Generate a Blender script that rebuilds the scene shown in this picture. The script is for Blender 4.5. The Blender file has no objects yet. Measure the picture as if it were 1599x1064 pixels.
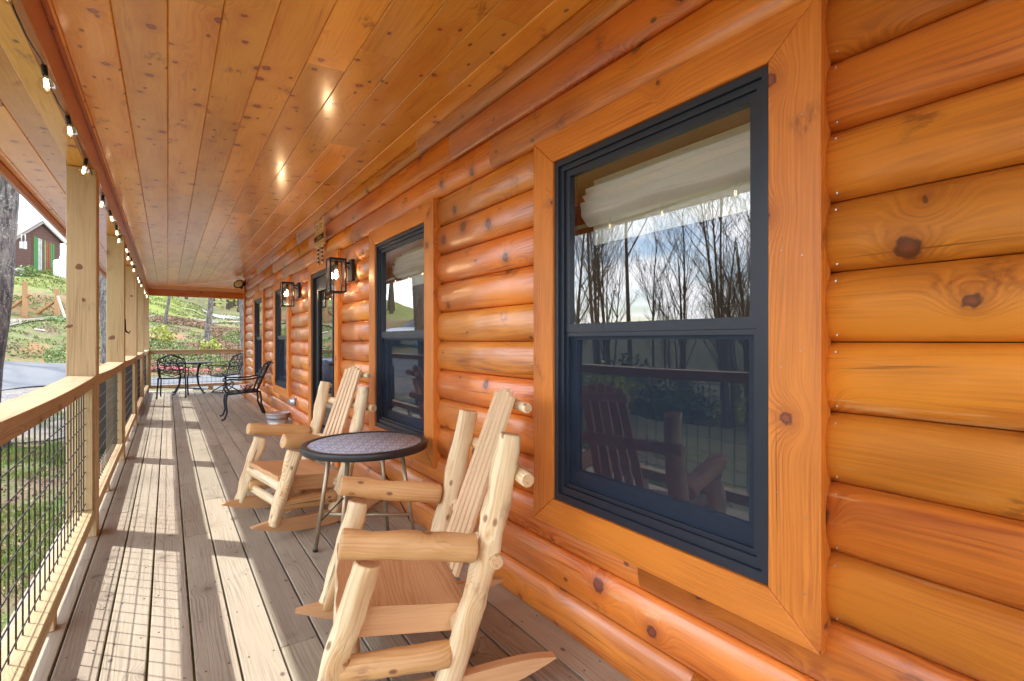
import bpy, bmesh, math, random
import numpy as np
from mathutils import Vector, Matrix
random.seed(7); rng = np.random.default_rng(7)
S = bpy.context.scene; COL = S.collection; R = math.radians; PI = math.pi

# ------------------------------------------------------------------ camera, sky, sun, exposure
H = 1.27                                     # eye height over the deck
YAW = math.atan2(537.5, 795.0)
cam_d = bpy.data.cameras.new('camera'); cam = bpy.data.objects.new('camera', cam_d); COL.objects.link(cam)
cam_d.sensor_width = 36; cam_d.lens = 795.0/1599*36; cam_d.clip_start = .02; cam_d.clip_end = 2000
cam.location = (0, 0, H); cam.rotation_euler = (R(90), 0, -YAW); S.camera = cam

SUN_EL, SUN_AZ = R(51.1), R(-45)             # azimuth from +Y towards +X
W = bpy.data.worlds.new('World'); S.world = W; W.use_nodes = True
nt = W.node_tree; nt.nodes.clear()
def N(t, typ, **kw):
    n = t.nodes.new(typ)
    for k, v in kw.items(): setattr(n, k, v)
    return n
wo = N(nt, 'ShaderNodeOutputWorld'); bg = N(nt, 'ShaderNodeBackground'); sky = N(nt, 'ShaderNodeTexSky')
sky.sky_type = 'NISHITA'; sky.sun_disc = False; sky.sun_elevation = SUN_EL; sky.sun_rotation = SUN_AZ
sky.air_density = 1.0; sky.dust_density = .5; sky.ozone_density = 1.0
tc = N(nt, 'ShaderNodeTexCoord'); sx = N(nt, 'ShaderNodeSeparateXYZ'); nt.links.new(tc.outputs['Generated'], sx.inputs[0])
# clouds on a plane high above: direction / (height + k)
ad = N(nt, 'ShaderNodeMath', operation='ADD'); ad.inputs[1].default_value = .12; nt.links.new(sx.outputs[2], ad.inputs[0])
dv = N(nt, 'ShaderNodeVectorMath', operation='DIVIDE'); cb = N(nt, 'ShaderNodeCombineXYZ')
for i in range(3): nt.links.new(ad.outputs[0], cb.inputs[i])
nt.links.new(tc.outputs['Generated'], dv.inputs[0]); nt.links.new(cb.outputs[0], dv.inputs[1])
nz = N(nt, 'ShaderNodeTexNoise'); nz.inputs['Scale'].default_value = 1.3; nz.inputs['Detail'].default_value = 9; nz.inputs['Roughness'].default_value = .58
nt.links.new(dv.outputs[0], nz.inputs['Vector'])
mr = N(nt, 'ShaderNodeMapRange'); mr.inputs[1].default_value = .40; mr.inputs[2].default_value = .60; nt.links.new(nz.outputs[0], mr.inputs[0])
mx = N(nt, 'ShaderNodeMix', data_type='RGBA'); nt.links.new(mr.outputs[0], mx.inputs[0]); nt.links.new(sky.outputs[0], mx.inputs[6])
mx.inputs[7].default_value = (11.5, 11.6, 12, 1)
nt.links.new(mx.outputs[2], bg.inputs[0]); bg.inputs[1].default_value = .15; nt.links.new(bg.outputs[0], wo.inputs[0])

sl = bpy.data.lights.new('sun', 'SUN'); so = bpy.data.objects.new('sun', sl); COL.objects.link(so)
sl.energy = 2.0; sl.angle = R(.53); sl.color = (1, .95, .88)
sd = Vector((math.sin(SUN_AZ)*math.cos(SUN_EL), math.cos(SUN_AZ)*math.cos(SUN_EL), math.sin(SUN_EL)))
so.rotation_euler = sd.to_track_quat('Z', 'Y').to_euler(); so.location = sd*60
S.render.engine = 'CYCLES'
S.view_settings.view_transform = 'Standard'; S.view_settings.look = 'None'; S.view_settings.gamma = 1
S.view_settings.exposure = 1.72; S.view_settings.use_curve_mapping = False
S.cycles.max_bounces = 10; S.cycles.diffuse_bounces = 6; S.cycles.glossy_bounces = 4; S.cycles.transparent_max_bounces = 16
S.cycles.use_denoising = True; S.cycles.caustics_reflective = False; S.cycles.caustics_refractive = False
S.cycles.sample_clamp_indirect = 6

# ------------------------------------------------------------------ helpers
def link(o, parent=None):
    COL.objects.link(o)
    if parent: o.parent = parent
    return o
def tag(o, label=None, cat=None, group=None, kind=None):
    if label: o['label'] = label
    if cat: o['category'] = cat
    if group: o['group'] = group
    if kind: o['kind'] = kind
    return o
def empty(name, loc=(0,0,0), rz=0):
    o = bpy.data.objects.new(name, None); COL.objects.link(o); o.location = loc; o.rotation_euler = (0,0,rz)
    o.empty_display_size = .1
    return o
def bmobj(name, bm, mats, parent=None, smooth=False):
    me = bpy.data.meshes.new(name); bm.to_mesh(me); bm.free()
    for m in (mats if isinstance(mats, (list, tuple)) else [mats]): me.materials.append(m)
    if smooth:
        for p in me.polygons: p.use_smooth = True
    return link(bpy.data.objects.new(name, me), parent)
def pydata(name, V, F, mats, parent=None, smooth=False, mi=None):
    me = bpy.data.meshes.new(name); me.from_pydata([tuple(v) for v in V], [], F); me.update()
    for m in (mats if isinstance(mats, (list, tuple)) else [mats]): me.materials.append(m)
    if mi is not None: me.polygons.foreach_set('material_index', mi)
    if smooth: me.polygons.foreach_set('use_smooth', [True]*len(me.polygons))
    return link(bpy.data.objects.new(name, me), parent)
def uv_axis(bm, axis):
    """metric UVs: u along the grain axis, v across it on each face"""
    uv = bm.loops.layers.uv.verify()
    for f in bm.faces:
        n = f.normal; d = max(range(3), key=lambda i: abs(n[i]))
        if d == axis:
            a, b = [i for i in range(3) if i != axis]
            for l in f.loops: l[uv].uv = (l.vert.co[a]*.35+50, l.vert.co[b])
        else:
            b = [i for i in range(3) if i not in (d, axis)][0]
            for l in f.loops: l[uv].uv = (l.vert.co[axis], l.vert.co[b] + l.vert.co[d]*.9*(1 if n[d] > 0 else -1))
def add_box(bm, a, b, M=None):
    (x0,y0,z0),(x1,y1,z1) = a, b
    vs = [bm.verts.new(v) for v in ((x0,y0,z0),(x1,y0,z0),(x1,y1,z0),(x0,y1,z0),(x0,y0,z1),(x1,y0,z1),(x1,y1,z1),(x0,y1,z1))]
    if M is not None:
        for v in vs: v.co = M @ v.co
    for f in ((0,3,2,1),(4,5,6,7),(0,1,5,4),(1,2,6,5),(2,3,7,6),(3,0,4,7)): bm.faces.new([vs[i] for i in f])
    return vs
def box(name, a, b, mat, parent=None, axis=None, bevel=0, sag=None, seg=1):
    a, b = [min(p,q) for p,q in zip(a,b)], [max(p,q) for p,q in zip(a,b)]
    bm = bmesh.new(); add_box(bm, a, b)
    if axis is None: axis = max(range(3), key=lambda i: b[i]-a[i])
    if bevel: bmesh.ops.bevel(bm, geom=bm.edges[:], offset=bevel, segments=seg, profile=.6, affect='EDGES')
    if sag:
        n, fn = sag
        L = b[axis]-a[axis]
        for i in range(1, n):
            no = Vector((0,0,0)); no[axis] = 1; co = Vector((0,0,0)); co[axis] = a[axis]+L*i/n
            bmesh.ops.bisect_plane(bm, geom=bm.verts[:]+bm.edges[:]+bm.faces[:], plane_co=co, plane_no=no)
        bm.normal_update(); uv_axis(bm, axis)
        for v in bm.verts: v.co.z += fn((v.co[axis]-a[axis])/L)
    else:
        bm.normal_update(); uv_axis(bm, axis)
    return bmobj(name, bm, mat, parent)
def tube(bm, pts, rad, n=8, cap=True, uvs=None, mi_end=0, wob=0, seed=0, flat=1.0):
    """tapered tube along a polyline; rad a number or a list"""
    uv = bm.loops.layers.uv.verify()
    P = [Vector(p) for p in pts]; k = len(P)
    rad = [rad]*k if isinstance(rad, (int, float)) else rad
    rings = []; up = None; L = 0; Ls = [0]
    for i in range(1, k): L += (P[i]-P[i-1]).length; Ls.append(L)
    rr = random.Random(seed)
    ph = [(rr.uniform(0,6.3), rr.uniform(0,6.3), rr.uniform(2,5)) for _ in range(4)]
    for i in range(k):
        t = (P[min(i+1,k-1)]-P[max(i-1,0)]).normalized()
        if up is None: up = t.orthogonal().normalized()
        up = (up - t*up.dot(t)).normalized(); s = t.cross(up)
        ring = []
        for j in range(n):
            a = 2*PI*j/n; r = rad[i]
            if wob: r *= 1 + wob*sum(math.sin(a*(q+1)+p[0]+Ls[i]*p[2]*3)*math.cos(Ls[i]*p[2]*5+p[1]) for q, p in enumerate(ph))/2
            ring.append(bm.verts.new(P[i] + up*math.cos(a)*r + s*math.sin(a)*r*flat))
        rings.append(ring)
    for i in range(k-1):
        for j in range(n):
            f = bm.faces.new((rings[i][j], rings[i][(j+1)%n], rings[i+1][(j+1)%n], rings[i+1][j])); f.smooth = True
            rm = max(rad)
            for l, (ii, jj) in zip(f.loops, ((i,j),(i,j+1),(i+1,j+1),(i+1,j))): l[uv].uv = (Ls[ii], jj*2*PI/n*rm)
    if cap:
        for ring, c, rev in ((rings[0], P[0], True), (rings[-1], P[-1], False)):
            f = bm.faces.new(list(reversed(ring)) if rev else ring); f.material_index = mi_end
            for l in f.loops: 
                d = l.vert.co - c; t = d.cross(up) if abs(d.dot(up)) < 2 else d
                j = (list(reversed(ring)) if rev else ring).index(l.vert)
                a = 2*PI*j/n; l[uv].uv = (math.cos(a)*d.length, math.sin(a)*d.length)
def tubes(name, specs, mat, parent=None, n=8):
    bm = bmesh.new()
    for pts, r in specs: tube(bm, pts, r, n)
    return bmobj(name, bm, mat, parent)
def lathe(bm, prof, n=20, c=(0,0,0), M=None):
    """prof: list of (r, z)"""
    rings = []
    for r, z in prof:
        rings.append([bm.verts.new((c[0]+r*math.cos(2*PI*j/n), c[1]+r*math.sin(2*PI*j/n), c[2]+z)) for j in range(n)])
    for i in range(len(prof)-1):
        for j in range(n):
            f = bm.faces.new((rings[i][j], rings[i][(j+1)%n], rings[i+1][(j+1)%n], rings[i+1][j])); f.smooth = True
    if prof[0][0] > 1e-4: bm.faces.new(list(reversed(rings[0])))
    if prof[-1][0] > 1e-4: bm.faces.new(rings[-1])
    if M is not None:
        for r in rings:
            for v in r: v.co = M @ v.co
def arc(cx, cy, r, a0, a1, n=8, f=lambda x, y: (x, y, 0)):
    return [f(cx+r*math.cos(a0+(a1-a0)*i/n), cy+r*math.sin(a0+(a1-a0)*i/n)) for i in range(n+1)]
def copytree(o, parent=None, **kw):
    c = o.copy(); COL.objects.link(c); c.parent = parent
    for ch in list(o.children): copytree(ch, c)
    for k, v in kw.items(): setattr(c, k, v)
    return c
sY, cY = math.sin(YAW), math.cos(YAW)
def at(px, py, z):
    """the place seen at photo pixel (px,py) at camera depth z"""
    l = (px-799.5)/795*z; v = -(py-532)/795*z
    return (l*cY + z*sY, -l*sY + z*cY, H+v)

# ------------------------------------------------------------------ materials
def newmat(name):
    m = bpy.data.materials.new(name); m.use_nodes = True; t = m.node_tree; t.nodes.clear()
    o = N(t, 'ShaderNodeOutputMaterial'); p = N(t, 'ShaderNodeBsdfPrincipled'); t.links.new(p.outputs[0], o.inputs[0])
    return m, t, p, o
def M_(t, op, a, b=None, c=None):
    n = N(t, 'ShaderNodeMath', operation=op)
    for i, v in enumerate((a, b, c)):
        if v is None: continue
        if isinstance(v, (int, float)): n.inputs[i].default_value = v
        else: t.links.new(v, n.inputs[i])
    return n.outputs[0]
def MIX(t, f, a, b, bt='MIX'):
    n = N(t, 'ShaderNodeMix', data_type='RGBA', blend_type=bt)
    for i, v in ((0, f), (6, a), (7, b)):
        if isinstance(v, (int, float)): n.inputs[i].default_value = v
        elif isinstance(v, tuple): n.inputs[i].default_value = (*v[:3], 1)
        else: t.links.new(v, n.inputs[i])
    return n.outputs[2]
def RAMP(t, v, a, b, smooth=True):
    n = N(t, 'ShaderNodeMapRange'); n.inputs[1].default_value = a; n.inputs[2].default_value = b
    if smooth: n.interpolation_type = 'SMOOTHSTEP'
    t.links.new(v, n.inputs[0]); return n.outputs[0]
def NOISE(t, vec, scale, det=4, rough=.5, dist=0):
    n = N(t, 'ShaderNodeTexNoise'); n.inputs['Scale'].default_value = scale; n.inputs['Detail'].default_value = det
    n.inputs['Roughness'].default_value = rough; n.inputs['Distortion'].default_value = dist
    t.links.new(vec, n.inputs['Vector']); return n.outputs[0]
def XYZ(t, x, y, z=0):
    n = N(t, 'ShaderNodeCombineXYZ')
    for i, v in enumerate((x, y, z)):
        if isinstance(v, (int, float)): n.inputs[i].default_value = v
        else: t.links.new(v, n.inputs[i])
    return n.outputs[0]
def wood(name, light, dark, knot, kscale=3.0, kr=.018, kprob=.45, rough=.4, coat=0., grain=38., ring=.6, blotch=.35, var=.22, bump=.12,
         streak=None, streak_amt=0, fleck=0, coat_rough=.18, coat_ior=1.5, kstretch=1.0, redshift=0.0, ringf=55., ringamp=7., checks=0., smudge=0.):
    m, t, p, o = newmat(name)
    uvn = N(t, 'ShaderNodeUVMap'); s = N(t, 'ShaderNodeSeparateXYZ'); t.links.new(uvn.outputs[0], s.inputs[0])
    oi = N(t, 'ShaderNodeObjectInfo'); rnd = oi.outputs['Random']
    off = M_(t, 'MULTIPLY', rnd, 83.0); u = M_(t, 'ADD', s.outputs[0], off); v = M_(t, 'ADD', s.outputs[1], M_(t, 'MULTIPLY', rnd, 31.0))
    # knots
    vo = N(t, 'ShaderNodeTexVoronoi', voronoi_dimensions='2D'); vo.inputs['Scale'].default_value = kscale; vo.inputs['Randomness'].default_value = 1
    t.links.new(XYZ(t, M_(t,'MULTIPLY',u,kstretch), v), vo.inputs['Vector'])
    d = M_(t, 'DIVIDE', vo.outputs['Distance'], kscale)
    cs = N(t, 'ShaderNodeSeparateColor'); t.links.new(vo.outputs['Color'], cs.inputs[0])
    on = M_(t, 'GREATER_THAN', cs.outputs[0], 1-kprob)
    wobn = NOISE(t, XYZ(t, u, v), 60, 2)
    d2 = M_(t, 'ADD', d, M_(t, 'MULTIPLY', M_(t,'SUBTRACT',wobn,.5), .022))
    kr_ = M_(t, 'MULTIPLY', on, M_(t, 'ADD', .004, M_(t, 'MULTIPLY', cs.outputs[1], kr)))
    q = M_(t, 'DIVIDE', d2, M_(t, 'ADD', kr_, .0001))
    km = M_(t, 'MULTIPLY', RAMP(t, q, 1.15, .75), on)
    halo = M_(t, 'MULTIPLY', on, M_(t, 'POWER', 2.718, M_(t, 'MULTIPLY', M_(t, 'POWER', M_(t,'DIVIDE',d,.055), 2.0), -1.0)))
    # grain
    low = NOISE(t, XYZ(t, M_(t,'MULTIPLY',u,.6), M_(t,'MULTIPLY',v,4.5)), 1.0, 2, .45)
    hal = M_(t, 'MULTIPLY', halo, 4.5)
    phr = M_(t, 'ADD', M_(t, 'ADD', M_(t, 'MULTIPLY', v, ringf), M_(t, 'MULTIPLY', low, ringamp)), hal)
    jit = NOISE(t, XYZ(t, M_(t,'MULTIPLY',u,4.0), M_(t,'MULTIPLY',v,30.0), 3.1), 1.0, 2, .5)
    jit = M_(t, 'MULTIPLY', M_(t,'SUBTRACT',NOISE(t, XYZ(t, M_(t,'MULTIPLY',u,.8), M_(t,'MULTIPLY',v,11.0), 9.1), 1.0, 3, .6),.5), 9.0)
    amod = RAMP(t, NOISE(t, XYZ(t, M_(t,'MULTIPLY',u,.9), M_(t,'MULTIPLY',v,7.0), 5.1), 1.0, 2, .5), .38, .66)
    rings = M_(t, 'MULTIPLY', amod, 1.5); rings = M_(t, 'MULTIPLY', rings, M_(t, 'POWER', M_(t, 'MULTIPLY_ADD', M_(t, 'SINE', M_(t, 'MULTIPLY', M_(t,'ADD',phr,M_(t,'MULTIPLY',jit,.6)), 6.283)), .5, .5), 2.0))
    fine = NOISE(t, XYZ(t, M_(t,'MULTIPLY',u,2.6), M_(t,'MULTIPLY',phr, 2.6)), 1.0, 5, .68)
    pore = NOISE(t, XYZ(t, M_(t,'MULTIPLY',u,9.0), M_(t,'MULTIPLY',v, 420.0)), 1.0, 2, .5)
    big = NOISE(t, XYZ(t, M_(t,'MULTIPLY',u,1.3), M_(t,'MULTIPLY',v,5.0)), 1.0, 3, .55)
    g = M_(t, 'ADD', M_(t, 'MULTIPLY', rings, ring), M_(t, 'MULTIPLY', M_(t,'SUBTRACT',fine,.5), 1.9))
    g = M_(t, 'ADD', g, M_(t, 'MULTIPLY', M_(t,'SUBTRACT',big,.5), blotch*3))
    g = M_(t, 'ADD', g, M_(t, 'MULTIPLY', M_(t,'SUBTRACT',pore,.5), .25))
    g = M_(t, 'ADD', g, M_(t, 'MULTIPLY', halo, .35))
    c = MIX(t, RAMP(t, g, -.25, 1.15, False), light, dark)
    if streak:
        sm = NOISE(t, XYZ(t, M_(t,'MULTIPLY',u,2.0), M_(t,'MULTIPLY',v,26.0), 7.3), 1.0, 4, .6, .4)
        c = MIX(t, M_(t, 'MULTIPLY', RAMP(t, sm, .62, .74), streak_amt), c, streak)
    if smudge:      # soft reddish grain disturbances, longer across the board than along it
        v3 = N(t, 'ShaderNodeTexVoronoi', voronoi_dimensions='2D'); v3.inputs['Scale'].default_value = 1.0
        wx = NOISE(t, XYZ(t, M_(t,'MULTIPLY',u,3.0), M_(t,'MULTIPLY',v,9.0), 2.2), 1.0, 4, .6)
        t.links.new(XYZ(t, M_(t,'ADD',M_(t,'MULTIPLY',u,2.9),M_(t,'MULTIPLY',wx,.9)), M_(t,'MULTIPLY',v,2.6)), v3.inputs['Vector']); c3 = N(t, 'ShaderNodeSeparateColor'); t.links.new(v3.outputs['Color'], c3.inputs[0])
        sm3 = M_(t, 'MULTIPLY', RAMP(t, v3.outputs['Distance'], .17, .02), M_(t, 'GREATER_THAN', c3.outputs[0], .55))
        sm3 = M_(t, 'MULTIPLY', sm3, RAMP(t, NOISE(t, XYZ(t, M_(t,'MULTIPLY',u,24.0), M_(t,'MULTIPLY',v,60.0)), 1.0, 3, .6), .35, .65))
        c = MIX(t, M_(t, 'MULTIPLY', sm3, smudge), c, (dark[0]*.42, dark[1]*.30, dark[2]*.5))
    if checks:      # thin drying cracks along the grain
        ck = NOISE(t, XYZ(t, M_(t,'MULTIPLY',u,1.1), M_(t,'ADD',M_(t,'MULTIPLY',v,75.0),M_(t,'MULTIPLY',low,10.0)), 4.4), 1.0, 2, .45)
        c = MIX(t, M_(t, 'MULTIPLY', RAMP(t, ck, .70, .76), checks), c, tuple(d_*.25 for d_ in dark))
    c = MIX(t, M_(t, 'MULTIPLY', RAMP(t, q, 2.6, 1.0), .35), c, dark)
    c = MIX(t, M_(t,'MULTIPLY',km,.92), c, MIX(t, RAMP(t, q, .15, .9), tuple(min(1,x*3.2) for x in knot), knot))
    if fleck:
        v2 = N(t, 'ShaderNodeTexVoronoi', voronoi_dimensions='2D'); v2.inputs['Scale'].default_value = 11
        t.links.new(XYZ(t, M_(t,'MULTIPLY',u,.6), v), v2.inputs['Vector']); c2 = N(t, 'ShaderNodeSeparateColor'); t.links.new(v2.outputs['Color'], c2.inputs[0])
        fm = M_(t, 'MULTIPLY', RAMP(t, v2.outputs['Distance'], .13, .05), M_(t, 'GREATER_THAN', c2.outputs[0], 1-fleck))
        c = MIX(t, M_(t,'MULTIPLY',fm,.85), c, knot)
    hs = N(t, 'ShaderNodeHueSaturation'); t.links.new(c, hs.inputs['Color'])
    t.links.new(M_(t, 'ADD', 1-var/2, M_(t, 'MULTIPLY', rnd, var)), hs.inputs['Value'])
    if redshift: t.links.new(M_(t, 'ADD', .5-redshift/2, M_(t, 'MULTIPLY', M_(t,'FRACT',M_(t,'MULTIPLY',rnd,7.3)), redshift)), hs.inputs['Hue'])
    t.links.new(hs.outputs[0], p.inputs['Base Color'])
    t.links.new(M_(t, 'ADD', rough-.06, M_(t,'MULTIPLY', fine, .14)), p.inputs['Roughness'])
    p.inputs['Coat Weight'].default_value = coat; p.inputs['Coat Roughness'].default_value = coat_rough; p.inputs['Coat IOR'].default_value = coat_ior
    if bump:
        b = N(t, 'ShaderNodeBump'); b.inputs['Strength'].default_value = bump; b.inputs['Distance'].default_value = .004
        t.links.new(M_(t,'ADD',M_(t,'MULTIPLY',g,-.6),M_(t,'MULTIPLY',km,-.5)), b.inputs['Height']); t.links.new(b.outputs[0], p.inputs['Normal'])
    return m
def plain(name, col, rough=.5, metal=0, var=.12, nscale=30, bump=0, coat=0, spec=None):
    m, t, p, o = newmat(name); tc = N(t, 'ShaderNodeTexCoord'); n = NOISE(t, tc.outputs['Object'], nscale, 4, .6)
    c = MIX(t, n, tuple(x*(1-var) for x in col), tuple(min(1, x*(1+var)) for x in col)); t.links.new(c, p.inputs['Base Color'])
    t.links.new(M_(t,'ADD',rough-.08, M_(t,'MULTIPLY',n,.16)), p.inputs['Roughness']); p.inputs['Metallic'].default_value = metal; p.inputs['Coat Weight'].default_value = coat
    if bump:
        b = N(t, 'ShaderNodeBump'); b.inputs['Strength'].default_value = bump; b.inputs['Distance'].default_value = .01
        t.links.new(n, b.inputs['Height']); t.links.new(b.outputs[0], p.inputs['Normal'])
    return m
def emit(name, col, s):
    m = bpy.data.materials.new(name); m.use_nodes = True; t = m.node_tree; t.nodes.clear()
    o = N(t, 'ShaderNodeOutputMaterial'); e = N(t, 'ShaderNodeEmission'); e.inputs[0].default_value = (*col, 1); e.inputs[1].default_value = s
    t.links.new(e.outputs[0], o.inputs[0]); return m
def glass(name, fac, tint=(1,1,1), fres=True, rough=0.0, refl=(1,1,1)):
    m = bpy.data.materials.new(name); m.use_nodes = True; t = m.node_tree; t.nodes.clear()
    o = N(t, 'ShaderNodeOutputMaterial'); tr = N(t, 'ShaderNodeBsdfTransparent'); gl = N(t, 'ShaderNodeBsdfGlossy'); mi = N(t, 'ShaderNodeMixShader')
    tr.inputs[0].default_value = (*tint, 1); gl.inputs['Roughness'].default_value = rough; gl.inputs[0].default_value = (*refl, 1)
    if fres:
        f = N(t, 'ShaderNodeFresnel'); f.inputs[0].default_value = 1.5
        ge = N(t, 'ShaderNodeNewGeometry'); front = M_(t, 'SUBTRACT', 1.0, ge.outputs['Backfacing'])   # the far face of a thin pane adds nothing
        t.links.new(M_(t, 'MULTIPLY', M_(t, 'MINIMUM', M_(t, 'ADD', M_(t,'MULTIPLY', f.outputs[0], 1.2), fac), .95), front), mi.inputs[0])
    else: mi.inputs[0].default_value = fac
    t.links.new(tr.outputs[0], mi.inputs[1]); t.links.new(gl.outputs[0], mi.inputs[2]); t.links.new(mi.outputs[0], o.inputs[0]); return m

LOG = wood('stained_log', (.86,.285,.030), (.40,.075,.006), (.07,.014,.008), kscale=3.4, kr=0.03, kprob=.5, fleck=0.05, rough=.42, coat=1.0, coat_rough=0.34, grain=26, ring=0.42, blotch=0.95, var=0.34, bump=0.2, streak=(.84,.50,.24), streak_amt=0.7, redshift=0.018, ringf=42.0, ringamp=8.0, checks=0.7, smudge=0.75, coat_ior=1.75)
TRIM = wood('stained_trim', (.80,.265,.030), (.38,.08,.007), (.09,.020,.008), kscale=3.4, kr=.02, kprob=.35, rough=.5, coat=.25, coat_rough=.35, grain=52, ring=0.38, blotch=0.6, var=.15, bump=0.35, ringf=55.0, ringamp=6.0, checks=0.7, smudge=0.7)
CEIL = wood('varnished_ceiling_pine', (.98,.49,.085), (.74,.265,.030), (.15,.025,.010), kscale=4.2, kr=.021, kprob=0.6, rough=.35, coat=.85, coat_rough=.17, grain=24, ring=0.32, blotch=0.9, var=0.4, bump=.05, fleck=0.15, streak=(.42,.13,.03), streak_amt=.45, redshift=0.010, ringf=38.0, ringamp=7.0, smudge=0.8, coat_ior=1.6)
BEAMW = wood('stained_beam', (.56,.18,.03), (.34,.085,.012), (.1,.02,.01), rough=.4, coat=.5, grain=26, var=.12)
DECK = wood('weathered_decking', (.40,.352,.27), (.20,.165,.118), (.085,.06,.045), kscale=3.2, kr=.013, kprob=.4, rough=.72, coat=0, grain=34, ring=0.5, blotch=.3, var=0.34, bump=.3, fleck=.035, redshift=.02, ringf=60.0, ringamp=6.0, checks=0.5, smudge=0.35)
PINE = wood('treated_pine', (.52,.385,.21), (.31,.20,.095), (.15,.065,.03), kscale=2.9, kr=.024, kprob=.6, rough=.62, grain=46, ring=0.5, blotch=0.25, var=.2, bump=.3, redshift=.015, ringf=48.0, ringamp=2.2, checks=0.5, smudge=0.3)
CHLOG = wood('peeled_log', (.90,.76,.50), (.56,.31,.11), (.24,.09,.035), kscale=5.0, kr=.014, kprob=.4, rough=.5, coat=.12, coat_rough=.4, grain=16, ring=0.3, blotch=1.5, var=.16, bump=0.35, streak=(.20,.10,.05), streak_amt=1.0, fleck=.12, ringf=45.0, ringamp=4.0, checks=0.8, smudge=0.5)
CHARM = wood('peeled_log_arm', (.74,.45,.20), (.50,.24,.08), (.20,.07,.03), kscale=5.0, kr=.018, kprob=.5, rough=.5, coat=.12, coat_rough=.4, grain=20, ring=0.4, blotch=.7, var=.12, bump=0.35, streak=(.16,.08,.04), streak_amt=.95, fleck=.16, ringf=50.0, ringamp=4.0, checks=0.9, smudge=0.6)
CHBRD = wood('chair_board', (.68,.40,.20), (.46,.22,.085), (.2,.08,.04), kscale=3, kr=.012, kprob=.2, rough=.5, grain=30, ring=.5, blotch=.3, var=.14, bump=.15)
CHSLAT = wood('chair_slat', (.80,.58,.36), (.62,.40,.20), (.3,.14,.06), kscale=3, kr=.006, kprob=.1, rough=.5, grain=60, ring=.4, blotch=.2, var=.12, bump=.12)
def endwood():
    m, t, p, o = newmat('log_end_grain'); uvn = N(t, 'ShaderNodeUVMap'); L = N(t, 'ShaderNodeVectorMath', operation='LENGTH'); t.links.new(uvn.outputs[0], L.inputs[0])
    nz = NOISE(t, uvn.outputs[0], 50, 3); r = M_(t, 'ADD', M_(t,'MULTIPLY',L.outputs['Value'], 900), M_(t,'MULTIPLY',nz,5))
    c = MIX(t, M_(t,'MULTIPLY_ADD', M_(t,'SINE', r), .5, .5), (.78,.55,.33), (.58,.33,.15)); c = MIX(t, RAMP(t, nz, .55, .75), c, (.35,.17,.07))
    t.links.new(c, p.inputs['Base Color']); p.inputs['Roughness'].default_value = .65; return m
ENDW = endwood()
NAVY = plain('navy_window_frame', (.019,.028,.046), .38, var=.1, nscale=8)
BLACK = plain('black_metal', (.012,.012,.014), .4, metal=.3)
DOORB = plain('black_door_paint', (.010,.011,.014), .35, var=.1)
GLASSU = glass('upper_pane_glass', .13)
DOORG = glass('door_glass', .14, (.45,.5,.55))
GLASSL = glass('lower_pane_glass', .12, (.26,.32,.40))
GLASSC = glass('clear_lamp_glass', .02, (.97,.97,.97))
BULBG = glass('bulb_glass', .12, (.98,.97,.95))
FIL = emit('glowing_filament', (1,.72,.45), 3.5); FIL2 = emit('glowing_lantern_filament', (1,.70,.40), 60)
GALV = plain('galvanized_steel', (.66,.68,.72), .36, metal=.6, var=.12, nscale=25)
NAIL = plain('nail_steel', (.42,.38,.34), .35, metal=.8)
SHADE = plain('linen_shade', (.88,.90,.85), .85, var=.06, nscale=60)
_t = SHADE.node_tree; _p = [n for n in _t.nodes if n.type == 'BSDF_PRINCIPLED'][0]; _o = [n for n in _t.nodes if n.type == 'OUTPUT_MATERIAL'][0]
_tr = N(_t, 'ShaderNodeBsdfTranslucent'); _tr.inputs[0].default_value = (.86,.88,.82,1); _mx = N(_t, 'ShaderNodeMixShader'); _mx.inputs[0].default_value = .45
_t.links.new(_p.outputs[0], _mx.inputs[1]); _t.links.new(_tr.outputs[0], _mx.inputs[2]); _t.links.new(_mx.outputs[0], _o.inputs[0])
SCREEN = None
def screenmat():
    m = bpy.data.materials.new('insect_screen'); m.use_nodes = True; t = m.node_tree; t.nodes.clear()
    o = N(t, 'ShaderNodeOutputMaterial'); tr = N(t, 'ShaderNodeBsdfTransparent'); df = N(t, 'ShaderNodeBsdfDiffuse'); df.inputs[0].default_value = (.042,.062,.105,1)
    mi = N(t, 'ShaderNodeMixShader'); tc = N(t, 'ShaderNodeTexCoord'); w = N(t, 'ShaderNodeTexWave', wave_type='BANDS', bands_direction='Z'); w.inputs['Scale'].default_value = 60
    t.links.new(tc.outputs['Object'], w.inputs[0]); t.links.new(M_(t,'MULTIPLY_ADD', w.outputs['Fac'], .16, .30), mi.inputs[0])
    t.links.new(tr.outputs[0], mi.inputs[1]); t.links.new(df.outputs[0], mi.inputs[2]); t.links.new(mi.outputs[0], o.inputs[0]); return m
SCREEN = screenmat()
DARKIN = plain('dim_interior_wall', (.26,.17,.10), .8, var=.2, nscale=2)
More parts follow.
